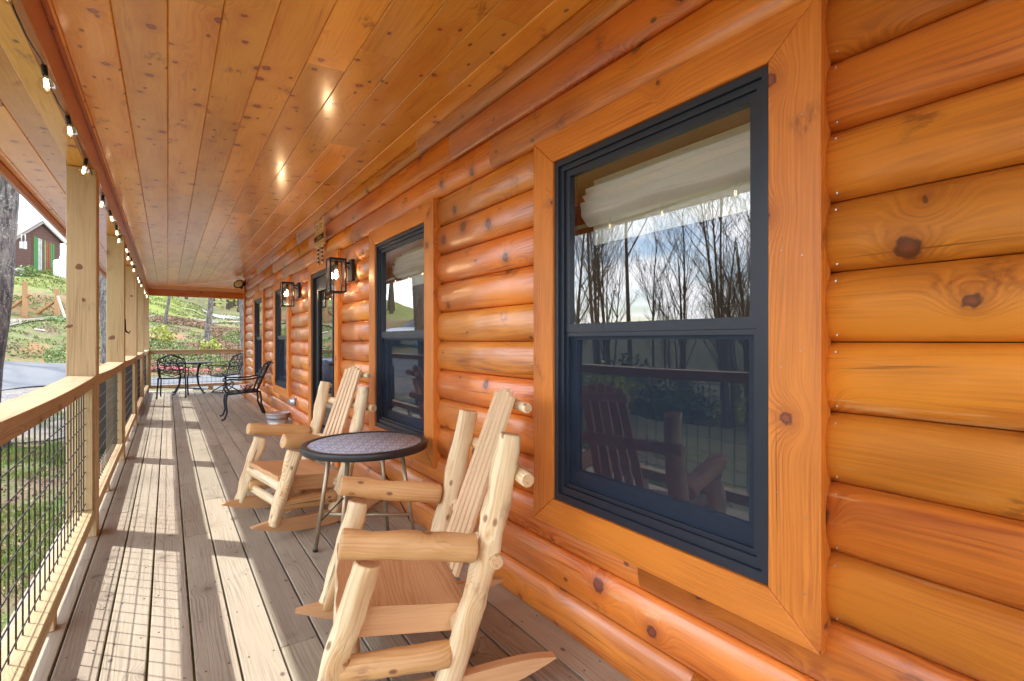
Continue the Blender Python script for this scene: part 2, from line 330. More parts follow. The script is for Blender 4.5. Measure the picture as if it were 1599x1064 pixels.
def barkmat(name, a, b, c3):
    m, t, p, o = newmat(name); tc = N(t, 'ShaderNodeTexCoord'); mp = N(t, 'ShaderNodeMapping'); mp.inputs['Scale'].default_value = (1, 1, .22); t.links.new(tc.outputs['Object'], mp.inputs[0])
    n = NOISE(t, mp.outputs[0], 16, 6, .7); n2 = NOISE(t, tc.outputs['Object'], 5, 5, .7); n3 = NOISE(t, tc.outputs['Object'], 26, 4, .7)
    c = MIX(t, RAMP(t, n, .38, .62), b, a); c = MIX(t, M_(t,'MULTIPLY',RAMP(t, n3, .52, .64),RAMP(t,n2,.42,.55)), c, c3)
    t.links.new(c, p.inputs['Base Color']); p.inputs['Roughness'].default_value = .92
    bb = N(t, 'ShaderNodeBump'); bb.inputs['Strength'].default_value = 1; bb.inputs['Distance'].default_value = .03; t.links.new(n, bb.inputs['Height']); t.links.new(bb.outputs[0], p.inputs['Normal']); return m
BARK = barkmat('grey_bark', (.22,.19,.17), (.05,.042,.04), (.38,.37,.35))
BARK2 = plain('brown_bark', (.10,.075,.055), .9, var=.5, nscale=9, bump=.6)

# ------------------------------------------------------------------ terrain
ANG = [-180,-75,-50,-35,-25,-17,-8,-1,1.5,4,30,90,180]
RAD = [0,6,12,20,26,33,37,42,55,75,120,300,900]
TZ = np.array([
 [-.9,-.9,-1.,-1.1,-1.2,-1.3,-1.5,-2,-3,-4,-6,-8,-8],
 [-.9,-1.,-1.5,-2.2,-3,-4,-5,-6,-8,-11,-14,-10,10],
 [-.9,-1.,-1.5,-2.4,-3.2,-4.5,-5.2,-6,-9,-12,-15,-8,12],
 [-.9,-.95,-1.2,-1.8,-2.2,-2.8,-3.2,-3.6,-5,-8,-10,-4,14],
 [-.9,-.9,-.8,-.6,-.2,.5,.9,1.5,3,4.5,7,12,20],
 [-.88,-.85,-.7,-.2,.7,1.5,1.9,3.,5.4,7.2,10,16,24],
 [-.85,-.82,-.5,-.02,.36,2.1,2.5,4.25,6.9,8.4,12,20,30],
 [-.85,-.85,-.7,-.35,-.15,1.5,2.45,2.9,5.6,8,12,20,30],
 [-.85,-.85,-.75,-.38,-.25,1.35,2.4,2.72,4.6,6.2,13,30,50],
 [-.85,-.85,-.75,-.4,-.25,1.3,2.4,2.66,3.3,5.2,12,30,50],
 [-.9,-.9,-.9,-.6,-.3,.8,1.6,2.2,3,4.8,11,28,46],
 [-.9]*8+[-1,-1,0,6,20],
 [-.9,-.9,-1.,-1.1,-1.2,-1.3,-1.5,-2,-3,-4,-6,-8,-8]])
def hz(x, y):
    x = np.asarray(x, float); y = np.asarray(y, float)
    r = np.hypot(x, y); a = np.degrees(np.arctan2(x, y))
    ai = np.clip(np.searchsorted(ANG, a, side='right')-1, 0, len(ANG)-2); A = np.array(ANG); 
    ta = (a-A[ai])/(A[ai+1]-A[ai]); ta = ta*ta*(3-2*ta)
    Rr = np.array(RAD); ri = np.clip(np.searchsorted(Rr, r, side='right')-1, 0, len(RAD)-2); tr = np.clip((r-Rr[ri])/(Rr[ri+1]-Rr[ri]), 0, 1)
    z0 = TZ[ai, ri]*(1-tr)+TZ[ai, ri+1]*tr; z1 = TZ[ai+1, ri]*(1-tr)+TZ[ai+1, ri+1]*tr
    z = z0*(1-ta)+z1*ta
    z = z + (np.sin(x*.9+1.3)*np.sin(y*.7)+.5*np.sin(x*2.1+y*1.7))*.05*np.clip(r/12, 0.3, 3)*np.clip((r-6)/10,.3,1)
    return np.where((x > -.9) & (y < 15.8) & (y > -6) & (x < 9), np.minimum(z, -.8), z)
def hz1(x, y): return float(hz(x, y))

def groundmat():
    m, t, p, o = newmat('grassy_ground'); tc = N(t, 'ShaderNodeTexCoord'); V = tc.outputs['Object']
    n1 = NOISE(t, V, .35, 4, .6); n2 = NOISE(t, V, 2.6, 6, .7); n3 = NOISE(t, V, 14, 4, .7); n4 = NOISE(t, V, .9, 5, .65, .6)
    grass = MIX(t, n3, (.045,.10,.012), (.12,.18,.03)); straw = MIX(t, n3, (.11,.12,.04), (.24,.21,.095)); leaf = MIX(t, n3, (.09,.06,.035), (.28,.20,.12)); clay = (.36,.15,.06)
    c = MIX(t, RAMP(t, n2, .42, .58), grass, straw)
    c = MIX(t, RAMP(t, n4, .48, .60), c, leaf)
    c = MIX(t, M_(t,'MULTIPLY',RAMP(t, n1, .60, .68),.55), c, clay)
    # far lawn in front of the barn: yellow-green grass ; vertex attribute
    at_ = N(t, 'ShaderNodeAttribute', attribute_name='lawn'); c = MIX(t, at_.outputs['Fac'], c, MIX(t, n2, (.10,.17,.018), (.23,.24,.04)))
    at2 = N(t, 'ShaderNodeAttribute', attribute_name='wood_floor'); c = MIX(t, at2.outputs['Fac'], c, MIX(t, n3, (.05,.04,.025), (.09,.11,.03)))
    at3 = N(t, 'ShaderNodeAttribute', attribute_name='clay'); c = MIX(t, M_(t,'MULTIPLY',at3.outputs['Fac'],RAMP(t,n2,.40,.55)), c, MIX(t, n3, (.18,.08,.035), (.28,.155,.07)))
    t.links.new(c, p.inputs['Base Color']); p.inputs['Roughness'].default_value = .95
    b = N(t, 'ShaderNodeBump'); b.inputs['Strength'].default_value = .8; b.inputs['Distance'].default_value = .06; t.links.new(n3, b.inputs['Height']); t.links.new(b.outputs[0], p.inputs['Normal'])
    return m
GROUND = groundmat()
rs = [.01]+list(np.arange(1.0, 30, .6))+list(np.arange(30, 70, 1.0))+list(np.geomspace(70, 1400, 26)); as_ = np.radians(list(np.arange(-180, -70, 5))+list(np.arange(-70, -26, 1.5))+list(np.arange(-26, 12, .5))+list(np.arange(12, 180, 6)))
gx = np.array([[r*math.sin(a) for a in as_] for r in rs]); gy = np.array([[r*math.cos(a) for a in as_] for r in rs]); gz = hz(gx, gy)
nr, na = gx.shape; V = np.stack([gx, gy, gz], -1).reshape(-1, 3)
F = [(i*na+j, i*na+(j+1)%na, (i+1)*na+(j+1)%na, (i+1)*na+j)[::-1] for i in range(nr-1) for j in range(na)]
ground = pydata('ground', V, F, GROUND, smooth=True); tag(ground, kind='structure')
rr = np.hypot(V[:,0], V[:,1]); aa = np.degrees(np.arctan2(V[:,0], V[:,1]))
def sstep(x, a, b): t = np.clip((x-a)/(b-a), 0, 1); return t*t*(3-2*t)
for nm, val in (('lawn', sstep(rr, 42, 46)*sstep(-aa, -1.5, 0)*sstep(-aa, -30, -20)*(1-sstep(rr,90,120))*.85 + sstep(rr,41,44)*(1-sstep(rr,54,60))*sstep(aa,-2,0)*(1-sstep(aa,2.5,4))*.5),
                ('wood_floor', sstep(-aa, 22, 30)*sstep(rr, 10, 18)),
                ('clay', sstep(rr,36,38)*(1-sstep(rr,40,43))*sstep(-aa,3,5)+.6*sstep(rr,24,26)*(1-sstep(rr,27,29)))):
    at_ = ground.data.attributes.new(nm, 'FLOAT', 'POINT'); at_.data.foreach_set('value', np.clip(val,0,1).astype(np.float32))

def ribbon(name, pts, mat, lift, kind='structure', n=6, wid=None):
    """pts: list of (left xy, right xy) along the way, laid on the terrain"""
    V = []; F = []
    pts = [((1-s)*np.array(a0)+s*np.array(a1), (1-s)*np.array(b0)+s*np.array(b1)) for (a0,b0),(a1,b1) in zip(pts[:-1], pts[1:]) for s in np.linspace(0, 1, 12, endpoint=False)]+[(np.array(pts[-1][0]), np.array(pts[-1][1]))]
    for a, b in pts:
        for k in range(n+1):
            q = a+(b-a)*k/n; V.append((q[0], q[1], hz1(*q)+lift))
    for i in range(len(pts)-1):
        for k in range(n): F.append((i*(n+1)+k, i*(n+1)+k+1, (i+1)*(n+1)+k+1, (i+1)*(n+1)+k))
    o = pydata(name, V, F, mat, smooth=True); o['kind'] = kind; return o
def pol(a, r): return (r*math.sin(R(a)), r*math.cos(R(a)))
ASPH = plain('pale_asphalt', (.095,.105,.12), .75, var=.15, nscale=3, bump=.1)
def gravmat(name, a, b, sc=22):
    m, t, p, o = newmat(name); tc = N(t, 'ShaderNodeTexCoord'); vo = N(t, 'ShaderNodeTexVoronoi'); vo.inputs['Scale'].default_value = sc; t.links.new(tc.outputs['Object'], vo.inputs[0])
    cs = N(t, 'ShaderNodeSeparateColor'); t.links.new(vo.outputs['Color'], cs.inputs[0]); n = NOISE(t, tc.outputs['Object'], .8, 4)
    c = MIX(t, cs.outputs[0], a, b); c = MIX(t, RAMP(t, n, .45, .62), c, (.30,.25,.17)); t.links.new(c, p.inputs['Base Color']); p.inputs['Roughness'].default_value = .9
    bm_ = N(t, 'ShaderNodeBump'); bm_.inputs['Strength'].default_value = 1; bm_.inputs['Distance'].default_value = .03; t.links.new(vo.outputs['Distance'], bm_.inputs['Height']); t.links.new(bm_.outputs[0], p.inputs['Normal'])
    return m
GRAV = gravmat('grey_gravel', (.09,.085,.085), (.32,.30,.29))
ribbon('gravel_bed', [(pol(a, 12.3+.02*abs(a)*1+.4*math.sin(a*.9)), pol(a, 20.2)) for a in range(-26, 3, 2)], GRAV, .02)
ribbon('driveway', [(pol(a, 19.8), pol(a, 25.6)) for a in range(-40, 16, 3)], ASPH, .05)
ribbon('gravel_path', [(pol(a, 33.8+3.6*min(1,max(0,(a+7)/6))), pol(a, 36.6+3.6*min(1,max(0,(a+7)/6)))) for a in range(-24, 12, 1)], GRAV, .06)
ribbon('far_road', [(pol(3.0,52.5), pol(2.7,59)), (pol(3.9,51), pol(3.7,59)), (pol(6,47), pol(7,57)), (pol(12,45), pol(14,56))], plain('grey_road', (.28,.28,.29), .8), .10)  # far road in one even grey

# ------------------------------------------------------------------ porch deck
deck = empty('porch_deck'); tag(deck, kind='structure')
G0, PIT, GAP = .0845, .151, .008; DY0, DY1 = -3.0, 15.42
joist = [DY0 + .4064*i for i in range(60)]
k = -4
while True:
    x0 = G0+PIT*k+GAP/2; x1 = x0+PIT-GAP
    if k == -4: x0 = -.60
    if x0 > 1.44: break
    x1 = min(x1, 1.47)
    cuts = sorted(random.sample([j for j in joist if -1.5 < j < 14.5], 3)); cuts = [c for i, c in enumerate(cuts) if i == 0 or c-cuts[i-1] > 1.6]
    ys = [DY0]+cuts+[DY1]
    for a, b in zip(ys[:-1], ys[1:]): box('deck_board', (x0, a+.0015, -.038-random.uniform(0,.0012)), (x1, b-.0015, 0-random.uniform(0,.0015)), DECK, deck, axis=1, bevel=.003)
    k += 1
for i in range(13):    # wrap-around part beyond the cabin corner (boards along Y as seen)
    x0 = 1.475+PIT*i; box('deck_board', (x0, 12.75, -.038), (x0+PIT-GAP, DY1, 0), DECK, deck, axis=1, bevel=.003)
for j in joist:
    if j < DY1-.05: box('joist', (-.555, j-.019, -.27), (1.46, j+.019, -.0395), PINE, deck, axis=0)
box('joist', (1.46, DY1-.35, -.27), (3.4, DY1-.312, -.0395), PINE, deck, axis=0)
box('rim_board', (-.595, DY0, -.28), (-.557, DY1, -.0395), PINE, deck, axis=1)
box('rim_board', (-.555, DY1-.04, -.28), (3.4, DY1-.002, -.0395), PINE, deck, axis=0)
bm = bmesh.new()
for k in range(-3, 9):
    xc = G0+PIT*k+PIT/2
    for j in joist:
        if 1.0 < j < 9:
            for s in (-.045, .045):
                lathe(bm, [(.0042, 0), (.0042, .0008)], 6, (xc+s+random.uniform(-.006,.006), j+random.uniform(-.008,.008), -.0002))
scr = bmobj('deck_screws', bm, plain('screw_head', (.07,.055,.04), .6), deck); scr['kind'] = 'stuff'

# ------------------------------------------------------------------ ceiling (boards run along the porch, and across beyond the hip)
BX = -.396; EX = -.98
def cz(x): return 2.65-.0457*(1.42-x)
HM = (DY1+.0-12.63)/(1.42-BX)
def hipY(x): return 12.63+(1.42-x)*HM
ceil = empty('porch_ceiling'); tag(ceil, kind='structure')
CP = .185
def board_strip(corners, mat, name, parent, th=.018, ch=.005, uaxis=1):
    """corners: 4 ceiling points (x,y) in order a0,b0 (start), b1,a1 (end); a-b across. Chamfered long edges."""
    (a0, b0, b1, a1) = [Vector(c) for c in corners]
    bm = bmesh.new(); uv = bm.loops.layers.uv.verify(); rows = []
    for (p, q) in ((a0, b0), (a1, b1)):
        w = (q-p).length or 1e-6; d = (q-p)/w
        prof = [(.0008, ch), (ch, 0), (w-ch, 0), (w-.0008, ch), (w-.0008, th), (.0008, th)] if w > .03 else [(w*.1, ch*.4), (w*.3, 0), (w*.7, 0), (w*.9, ch*.4), (w*.9, th), (w*.1, th)]
        rows.append([bm.verts.new((p+d*s)+Vector((0,0,h))) for s, h in prof])
    n = 6; L = (a1-a0).length
    for j in range(n):
        f = bm.faces.new((rows[0][j], rows[1][j], rows[1][(j+1)%n], rows[0][(j+1)%n]))
        for l in f.loops: l[uv].uv = (l.vert.co[uaxis], l.vert.co[1-uaxis]+ (l.vert.co.z*.9 if j > 2 else 0))
    for r in rows:
        f = bm.faces.new(r if r is rows[0] else list(reversed(r)))
        for l in f.loops: l[uv].uv = (l.vert.co.x*.3, l.vert.co.z)
    bmesh.ops.recalc_face_normals(bm, faces=bm.faces)
    return bmobj(name, bm, mat, parent)
k = -6
while True:
    x0 = CP*k; x1 = min(x0+CP, 1.43)
    if x0 > 1.42: break
    if x0 < EX: x0 = EX
    if x1 > EX+.02:
        ye = lambda x: min(hipY(x), 15.9) if x < BX else hipY(x)
        cuts = []; y = DY0+random.uniform(.6, 3)
        while y < hipY(x1)-.8: cuts.append(y); y += random.uniform(1.9, 4.2)
        ys = [DY0]+cuts
        for i, a in enumerate(ys):
            if i+1 < len(ys): e0 = e1 = ys[i+1]-.0008
            else: e0, e1 = hipY(x0) if x0 >= BX else DY1+.5, hipY(x1) if x1 >= BX else DY1+.5
            board_strip([(x0, a+.0008, cz(x0)), (x1, a+.0008, cz(x1)), (x1, e1, cz(x1)), (x0, e0, cz(x0))], CEIL, 'ceiling_board', ceil)
    k += 1
y = 12.65
while y < DY1+.45:
    y1 = min(y+CP, DY1+.47); xa = 1.42-(y-12.63)/HM; xb = 1.42-(y1-12.63)/HM
    if y > hipY(BX): xa = xb = BX-.0
    z0 = cz(xa); z1 = cz(xb)
    if y1 > hipY(BX): z1 = z0-.01; 
    board_strip([(xa+.004, y, z0), (xb+.004, y1, z1), (4.5, y1, z1), (4.5, y, z0)], CEIL, 'ceiling_board', ceil, uaxis=0)
    y += CP
roof = empty('porch_roof'); tag(roof, 'orange stained fascia and light-blocking roof slab edging the porch ceiling', 'roof')
ROOFM = plain('brown_metal_roof', (.10,.06,.045), .5)
bm = bmesh.new()
vs = [bm.verts.new(v) for v in ((EX-.05,DY0-.2,cz(EX)+.06),(6.5,DY0-.2,3.9),(6.5,DY1+.55,3.9),(EX-.05,DY1+.55,cz(EX)+.06),(EX-.05,DY0-.2,cz(EX)+.10),(6.5,DY0-.2,3.95),(6.5,DY1+.55,3.95),(EX-.05,DY1+.55,cz(EX)+.10))]
for f in ((0,3,2,1),(4,5,6,7),(0,1,5,4),(1,2,6,5),(2,3,7,6),(3,0,4,7)): bm.faces.new([vs[i] for i in f])
bmobj('light_block_roof', bm, ROOFM, roof)  # plain slab added above the ceiling boards to block light
box('fascia', (EX-.032, DY0, 2.475), (EX-.002, DY1+.5, cz(EX)+.055), BEAMW, roof, axis=1, bevel=.003)
box('fascia', (EX-.03, DY1+.502, 2.475), (4.6, DY1+.532, cz(EX)+.055), BEAMW, roof, axis=0, bevel=.003)
beam = empty('porch_beam'); tag(beam, 'long orange stained beam carried on the porch posts with lights strung along it', 'beam')
BZ = 2.38
box('beam_board', (BX-.034, DY0, BZ), (BX, DY1-.1, cz(BX)-.001), BEAMW, beam, axis=1, bevel=.002)
box('beam_board', (BX-.125, DY0, BZ+.002), (BX-.0355, DY1-.1, cz(BX)-.008), CEIL, beam, axis=1, bevel=.002)
b2 = empty('end_beam'); tag(b2, 'short orange stained beam across the far end of the porch', 'beam')
box('beam_board', (BX+.003, DY1-.10, BZ-.003), (4.5, DY1-.02, cz(BX)-.012), BEAMW, b2, axis=0, bevel=.002)
box('ceiling_bead', (BX+.0015, DY0, cz(BX)-.020), (BX+.016, DY1-.12, cz(BX)-.003), BEAMW, beam, axis=1)

# ------------------------------------------------------------------ posts
PX0, PX1 = -.533, -.382
post_y = [-.75, 1.80, 4.24, 6.80, 9.43, 12.15]
lab = {-.75:'square treated pine porch post behind the photographer', 1.80:'square porch post just beside the nearest end of the wire railing',
       4.24:'nearest square pine porch post, with a dark round knot halfway up', 6.80:'second square pine porch post, big oval knot low down and a hook on its edge',
       9.43:'third square pine porch post, small grey knot above its middle', 12.15:'fourth square pine porch post, just before the corner post'}
def post(y, x0=PX0, x1=PX1, label='', z1=BZ-.001):
    p = empty('porch_post', ((x0+x1)/2, y+.0755, 0)); tag(p, label, 'post', 'square porch posts carrying the beam')
    w = (x1-x0)/2
    box('shaft', (-w, -.0755, .001), (w, .0755, z1), PINE, p, axis=2, bevel=.006, seg=2)
    box('tongue', (-w, -.0755, z1+.0005), (-w+.022, .0755, z1+.10), PINE, p, axis=2)
    return p
posts = [post(y, label=lab[y]) for y in post_y]
def knotmat():
    m, t, p, o = newmat('post_knot'); tc = N(t, 'ShaderNodeTexCoord'); L = N(t, 'ShaderNodeVectorMath', operation='LENGTH'); t.links.new(tc.outputs['Object'], L.inputs[0])
    nz_ = NOISE(t, tc.outputs['Object'], 70, 4, .6); r = M_(t, 'ADD', M_(t,'MULTIPLY',L.outputs['Value'], 700), M_(t,'MULTIPLY',nz_,7))
    c = MIX(t, M_(t,'MULTIPLY_ADD', M_(t,'SINE', r), .5, .5), (.27,.13,.055), (.13,.055,.025)); c = MIX(t, RAMP(t, nz_, .6, .72), c, (.05,.025,.015))
    t.links.new(c, p.inputs['Base Color']); p.inputs['Roughness'].default_value = .6; return m
KNOT = knotmat()
def knot(p, dx, z, a, b, rot=0):
    bm = bmesh.new(); n = 18; ring = []; r2 = []
    for i in range(n):
        t = 2*PI*i/n; w = 1+.08*math.sin(3*t+z*9); q = (a*math.cos(t)*w, b*math.sin(t)*w); q = (q[0]*math.cos(rot)-q[1]*math.sin(rot), q[0]*math.sin(rot)+q[1]*math.cos(rot))
        ring.append(bm.verts.new((q[0], 0, q[1]))); r2.append(bm.verts.new((q[0]*.9, -.0012, q[1]*.9)))
    for i in range(n): bm.faces.new((ring[i], ring[(i+1)%n], r2[(i+1)%n], r2[i]))
    bm.faces.new(r2); bmesh.ops.recalc_face_normals(bm, faces=bm.faces)
    sh = [c for c in p.children if c.name.startswith('shaft')][0]; o = bmobj('knot', bm, KNOT, sh); o.location = (dx, -.0757, z); return o
knot(posts[2], -.012, 1.74, .019, .019); knot(posts[2], -.060, 1.36, .020, .010, .3); knot(posts[2], .010, 1.53, .010, .014)
knot(posts[3], -.030, 1.30, .030, .022, .5); knot(posts[4], .010, 1.93, .019, .014)
post(DY1-.16, label='corner porch post where the two railings meet', z1=BZ-.006)
post(DY1-.16, 3.0, 3.15, label='far square porch post hidden round the cabin corner', z1=BZ-.006)
hk = empty('hook', (PX1+.002, 6.80+.075, 1.36)); tag(hk, 'small dark iron hook screwed to the edge of the second porch post', 'hook')
tubes('hook_iron', [([(0,0,.14),(.004,0,.02),(.03,-.01,-.01),(.045,-.02,.012)], .006)], BLACK, hk)
tubes('hook_nail', [([(0,0,.01),(.04,.0,-.02)], .004)], BLACK, hk)

# ------------------------------------------------------------------ railings
def wires(name, L, z0, z1, parent, axis, off, first=.05):
    bm = bmesh.new(); rr = .0032
    s = first
    while s < L-.01:
        p = [(off, s, z0), (off, s, z1)] if axis == 1 else [(s, off, z0), (s, off, z1)]; tube(bm, p, rr, 5, cap=False); s += .1016
    z = z0+.04
    while z < z1-.01:
        o2 = off+.0058; p = [(o2, .0, z), (o2, L, z)] if axis == 1 else [(0, o2, z), (L, o2, z)]; tube(bm, p, rr*.92, 5, cap=False); z += .1016
    o = bmobj(name, bm, BLACKW, parent); o['kind'] = 'stuff'; return o
BLACKW = plain('black_coated_wire', (.022,.020,.024), .35, metal=.2)
def sagf(s): return lambda t: -s*math.sin(PI*min(1, max(0, t)))
def railing(y0, y1, label, sag=.011, sx=.0):
    r = empty('porch_railing', (0, y0, 0)); tag(r, label, 'railing', 'wire mesh railings between the porch posts'); L = y1-y0
    box('top_rail', (-.521, .001, 1.008), (-.380, L-.001, 1.046), PINE, r, axis=1, bevel=.004, sag=(14, sagf(sag)), seg=2)
    box('under_rail', (-.486, .002, .968), (-.394, L-.002, 1.0065), PINE, r, axis=1, bevel=.003, sag=(14, sagf(sag)))
    box('bottom_rail', (-.484, .002, .150), (-.390, L-.002, .188), PINE, r, axis=1, bevel=.003)
    box('bottom_rail', (-.484, .002, .110), (-.392, L-.002, .1485), PINE, r, axis=1, bevel=.003)
    for s in (.002, L-.040): box('upright', (-.484, s, .1895), (-.398, s+.038, .968-(0.001)), PINE, r, axis=2, bevel=.003)
    box('block', (-.47, L*.44, .001), (-.41, L*.44+.07, .109), PINE, r, axis=2, bevel=.003)
    wires('wire_mesh', L-.08, .19, .966, r, 1, -.44+sx).location = (0, .04, 0)
    return r
ps = post_y+[DY1-.16]
rl = ['wire mesh railing bay behind the photographer','wire mesh railing bay just behind the camera','nearest wire mesh railing bay, its pale sunlit top board sagging in the middle','second wire mesh railing bay, blue seen through its grid','third wire mesh railing bay along the porch','fourth wire mesh railing bay along the porch','last wire mesh railing bay before the far corner post']
railing(DY0, ps[0], 'wire mesh railing bay at the near end of the porch, out of view')
for i in range(len(ps)-1): railing(ps[i]+.152, ps[i+1]-.001, rl[i+1], .011)
er = empty('end_railing', (PX1, DY1-.085, 0)); tag(er, 'wire mesh railing across the far end of the porch behind the iron chairs', 'railing'); L = 3.0-PX1
box('top_rail', (.001,-.07,1.008), (L-.001,.07,1.046), PINE, er, axis=0, bevel=.004)
box('under_rail', (.001,-.045,.93), (L-.001,.045,1.0065), PINE, er, axis=0, bevel=.003)
box('bottom_rail', (.001,-.045,.09), (L-.001,.045,.165), PINE, er, axis=0, bevel=.003)
box('upright', (.001,-.042,.1655), (.04,.042,.929), PINE, er, axis=2); box('block', (1.25,-.03,.001), (1.36,.03,.089), PINE, er, axis=2)
wires('wire_mesh', L-.06, .166, .93, er, 0, -.01, .06).location = (.04, 0, 0)
lb = empty('leaning_board', (1.72, DY1-.35, .0)); tag(lb, 'brown board leaning on the end railing beside the cabin corner', 'board')
o = box('board', (-.05,-.02,0), (.05,.02,1.02), PINE, lb, axis=2, bevel=.002); o.rotation_euler = (0, R(14), 0); o.location = (-.1, .0, .012)

# ------------------------------------------------------------------ cabin
cabin = empty('log_cabin', (1.42, 0, 0)); tag(cabin, 'orange stained log cabin with navy framed windows along the porch', 'cabin')
def rel(a): return (a[0]-1.42, a[1], a[2])
GX, BULGE, PITZ = 1.455, .033, .1836
gz_ = lambda k: 1.266+PITZ*k
def prof(n=11):
    P = []
    for i in range(n+1):
        t = i/n; a = (t-.5)*2; P.append((-(BULGE)*(1-abs(a)**2.3)**.62, t))
    return P
PR = prof()
def log_piece(y0, y1, k, zmax=None):
    z0 = gz_(k)+.0015; zt = gz_(k+1)-.0015; bm = bmesh.new(); uv = bm.loops.layers.uv.verify()
    pr = [(GX+dx, z0+(zt-z0)*t) for dx, t in PR]
    if zmax is not None: pr = [(x, min(z, zmax)) for x, z in pr]
    pr += [(GX+.03, pr[-1][1]), (GX+.03, z0)]
    rows = [[bm.verts.new(rel((x, y, z))) for x, z in pr] for y in (y0, y1)]
    m = len(pr); acc = 0
    for j in range(m):
        d = math.dist(pr[j], pr[(j+1)%m]); f = bm.faces.new((rows[0][j], rows[0][(j+1)%m], rows[1][(j+1)%m], rows[1][j])); f.smooth = j < len(PR)-1
        for l, (yy, vv) in zip(f.loops, ((y0, acc), (y0, acc+d), (y1, acc+d), (y1, acc))): l[uv].uv = (yy, vv)
        acc += d
    for r in (rows[0], list(reversed(rows[1]))):
        f = bm.faces.new(list(reversed(r)))
        for l in f.loops: l[uv].uv = (l.vert.co.x*.3, l.vert.co.z)
    return bmobj('log', bm, LOG, cabin)
# openings: trims (outer y0,y1, z0,z1)
TZ0, TZ1 = .455, 2.175
wins = [.783, 3.10, 7.79, 10.08]; WW = .965
opens = [(w-.141, w+WW+.141, TZ0, TZ1) for w in wins] + [(5.16, 6.43, -1, TZ1)]
opens.append((-3.0+.3, -3.0+.31, 5, 6))
opens = sorted(opens[:5])
CY0, CY1 = DY0, 12.63
for k in range(-7, 8):
    za, zb = gz_(k), gz_(k+1)
    if za > 2.64: break
    segs = [(CY0, CY1)]
    for (a, b, c, d) in opens:
        if zb > c+.02 and za < d-.02:
            # rows fully or partly inside the opening: butt against trim; partial rows run behind it
            if za > c-.10 and zb < d+.06:
                segs = [s for (p, q) in segs for s in (((p, a+.012), (b-.012, q)) if p < a and q > b else ((p, q),))]
    for (p, q) in segs:
        if q-p > 4.5:
            cuts = [p]; y = p+random.uniform(1.8, 3.6)
            while y < q-1.2: cuts.append(y); y += random.uniform(2.2, 4.2)
            cuts.append(q)
        else: cuts = [p, q]
        for a, b in zip(cuts[:-1], cuts[1:]): log_piece(a+(.0008 if a != p else 0), b-(.0008 if b != q else 0), k, cz(1.42)-.001 if zb > cz(1.42) else None)
# nails
bm = bmesh.new(); ee = sorted([e for o_ in opens for e in o_[:2]])
for k in range(-7, 7):
    za = gz_(k)
    for i, e in enumerate(ee):
        s = -1 if i % 2 == 0 else 1
        if not (TZ0-.1 < za < TZ1): continue
        if e > 7.5: continue
        for t in (.10, .86):
            px = PR[int(round(t*11))][0]
            M = Matrix.Translation(Vector(rel((GX+px-.0015, e+s*.022, za+PITZ*t)))) @ Matrix.Rotation(R(-90), 4, 'Y')
            lathe(bm, [(.0027, 0), (.0027, .0008)], 7, M=M)
for w in wins[:2]:
    for yy in (w-.10, w-.035, w+WW+.035, w+WW+.10):
        for zz in (.62, .84, 1.21, 1.53, 1.86): lathe(bm, [(.0026, 0), (.0026, .0006)], 7, M=Matrix.Translation(Vector(rel((1.3948, yy+random.uniform(-.01,.01), zz+random.uniform(-.04,.04))))) @ Matrix.Rotation(R(-90), 4, 'Y'))
nl = bmobj('nails', bm, NAIL, cabin); nl['kind'] = 'stuff'
# sheathing behind the logs, with holes: pieces
BK = plain('wall_sheathing', (.10,.06,.035), .9)
def sheath(y0, y1, z0, z1): box('sheathing', rel((GX+.031, y0, z0)), rel((GX+.09, y1, z1)), BK, cabin)
ys = [CY0]+[v for (a,b,c,d) in opens for v in (a+.1, b-.1)]+[CY1]
for i in range(0, len(ys), 2): sheath(ys[i], ys[i+1], -.3, 2.75)
for (a,b,c,d) in opens:
    sheath(a+.1, b-.1, TZ1-.08, 2.75)
    if c > 0: sheath(a+.1, b-.1, -.3, c+.08)
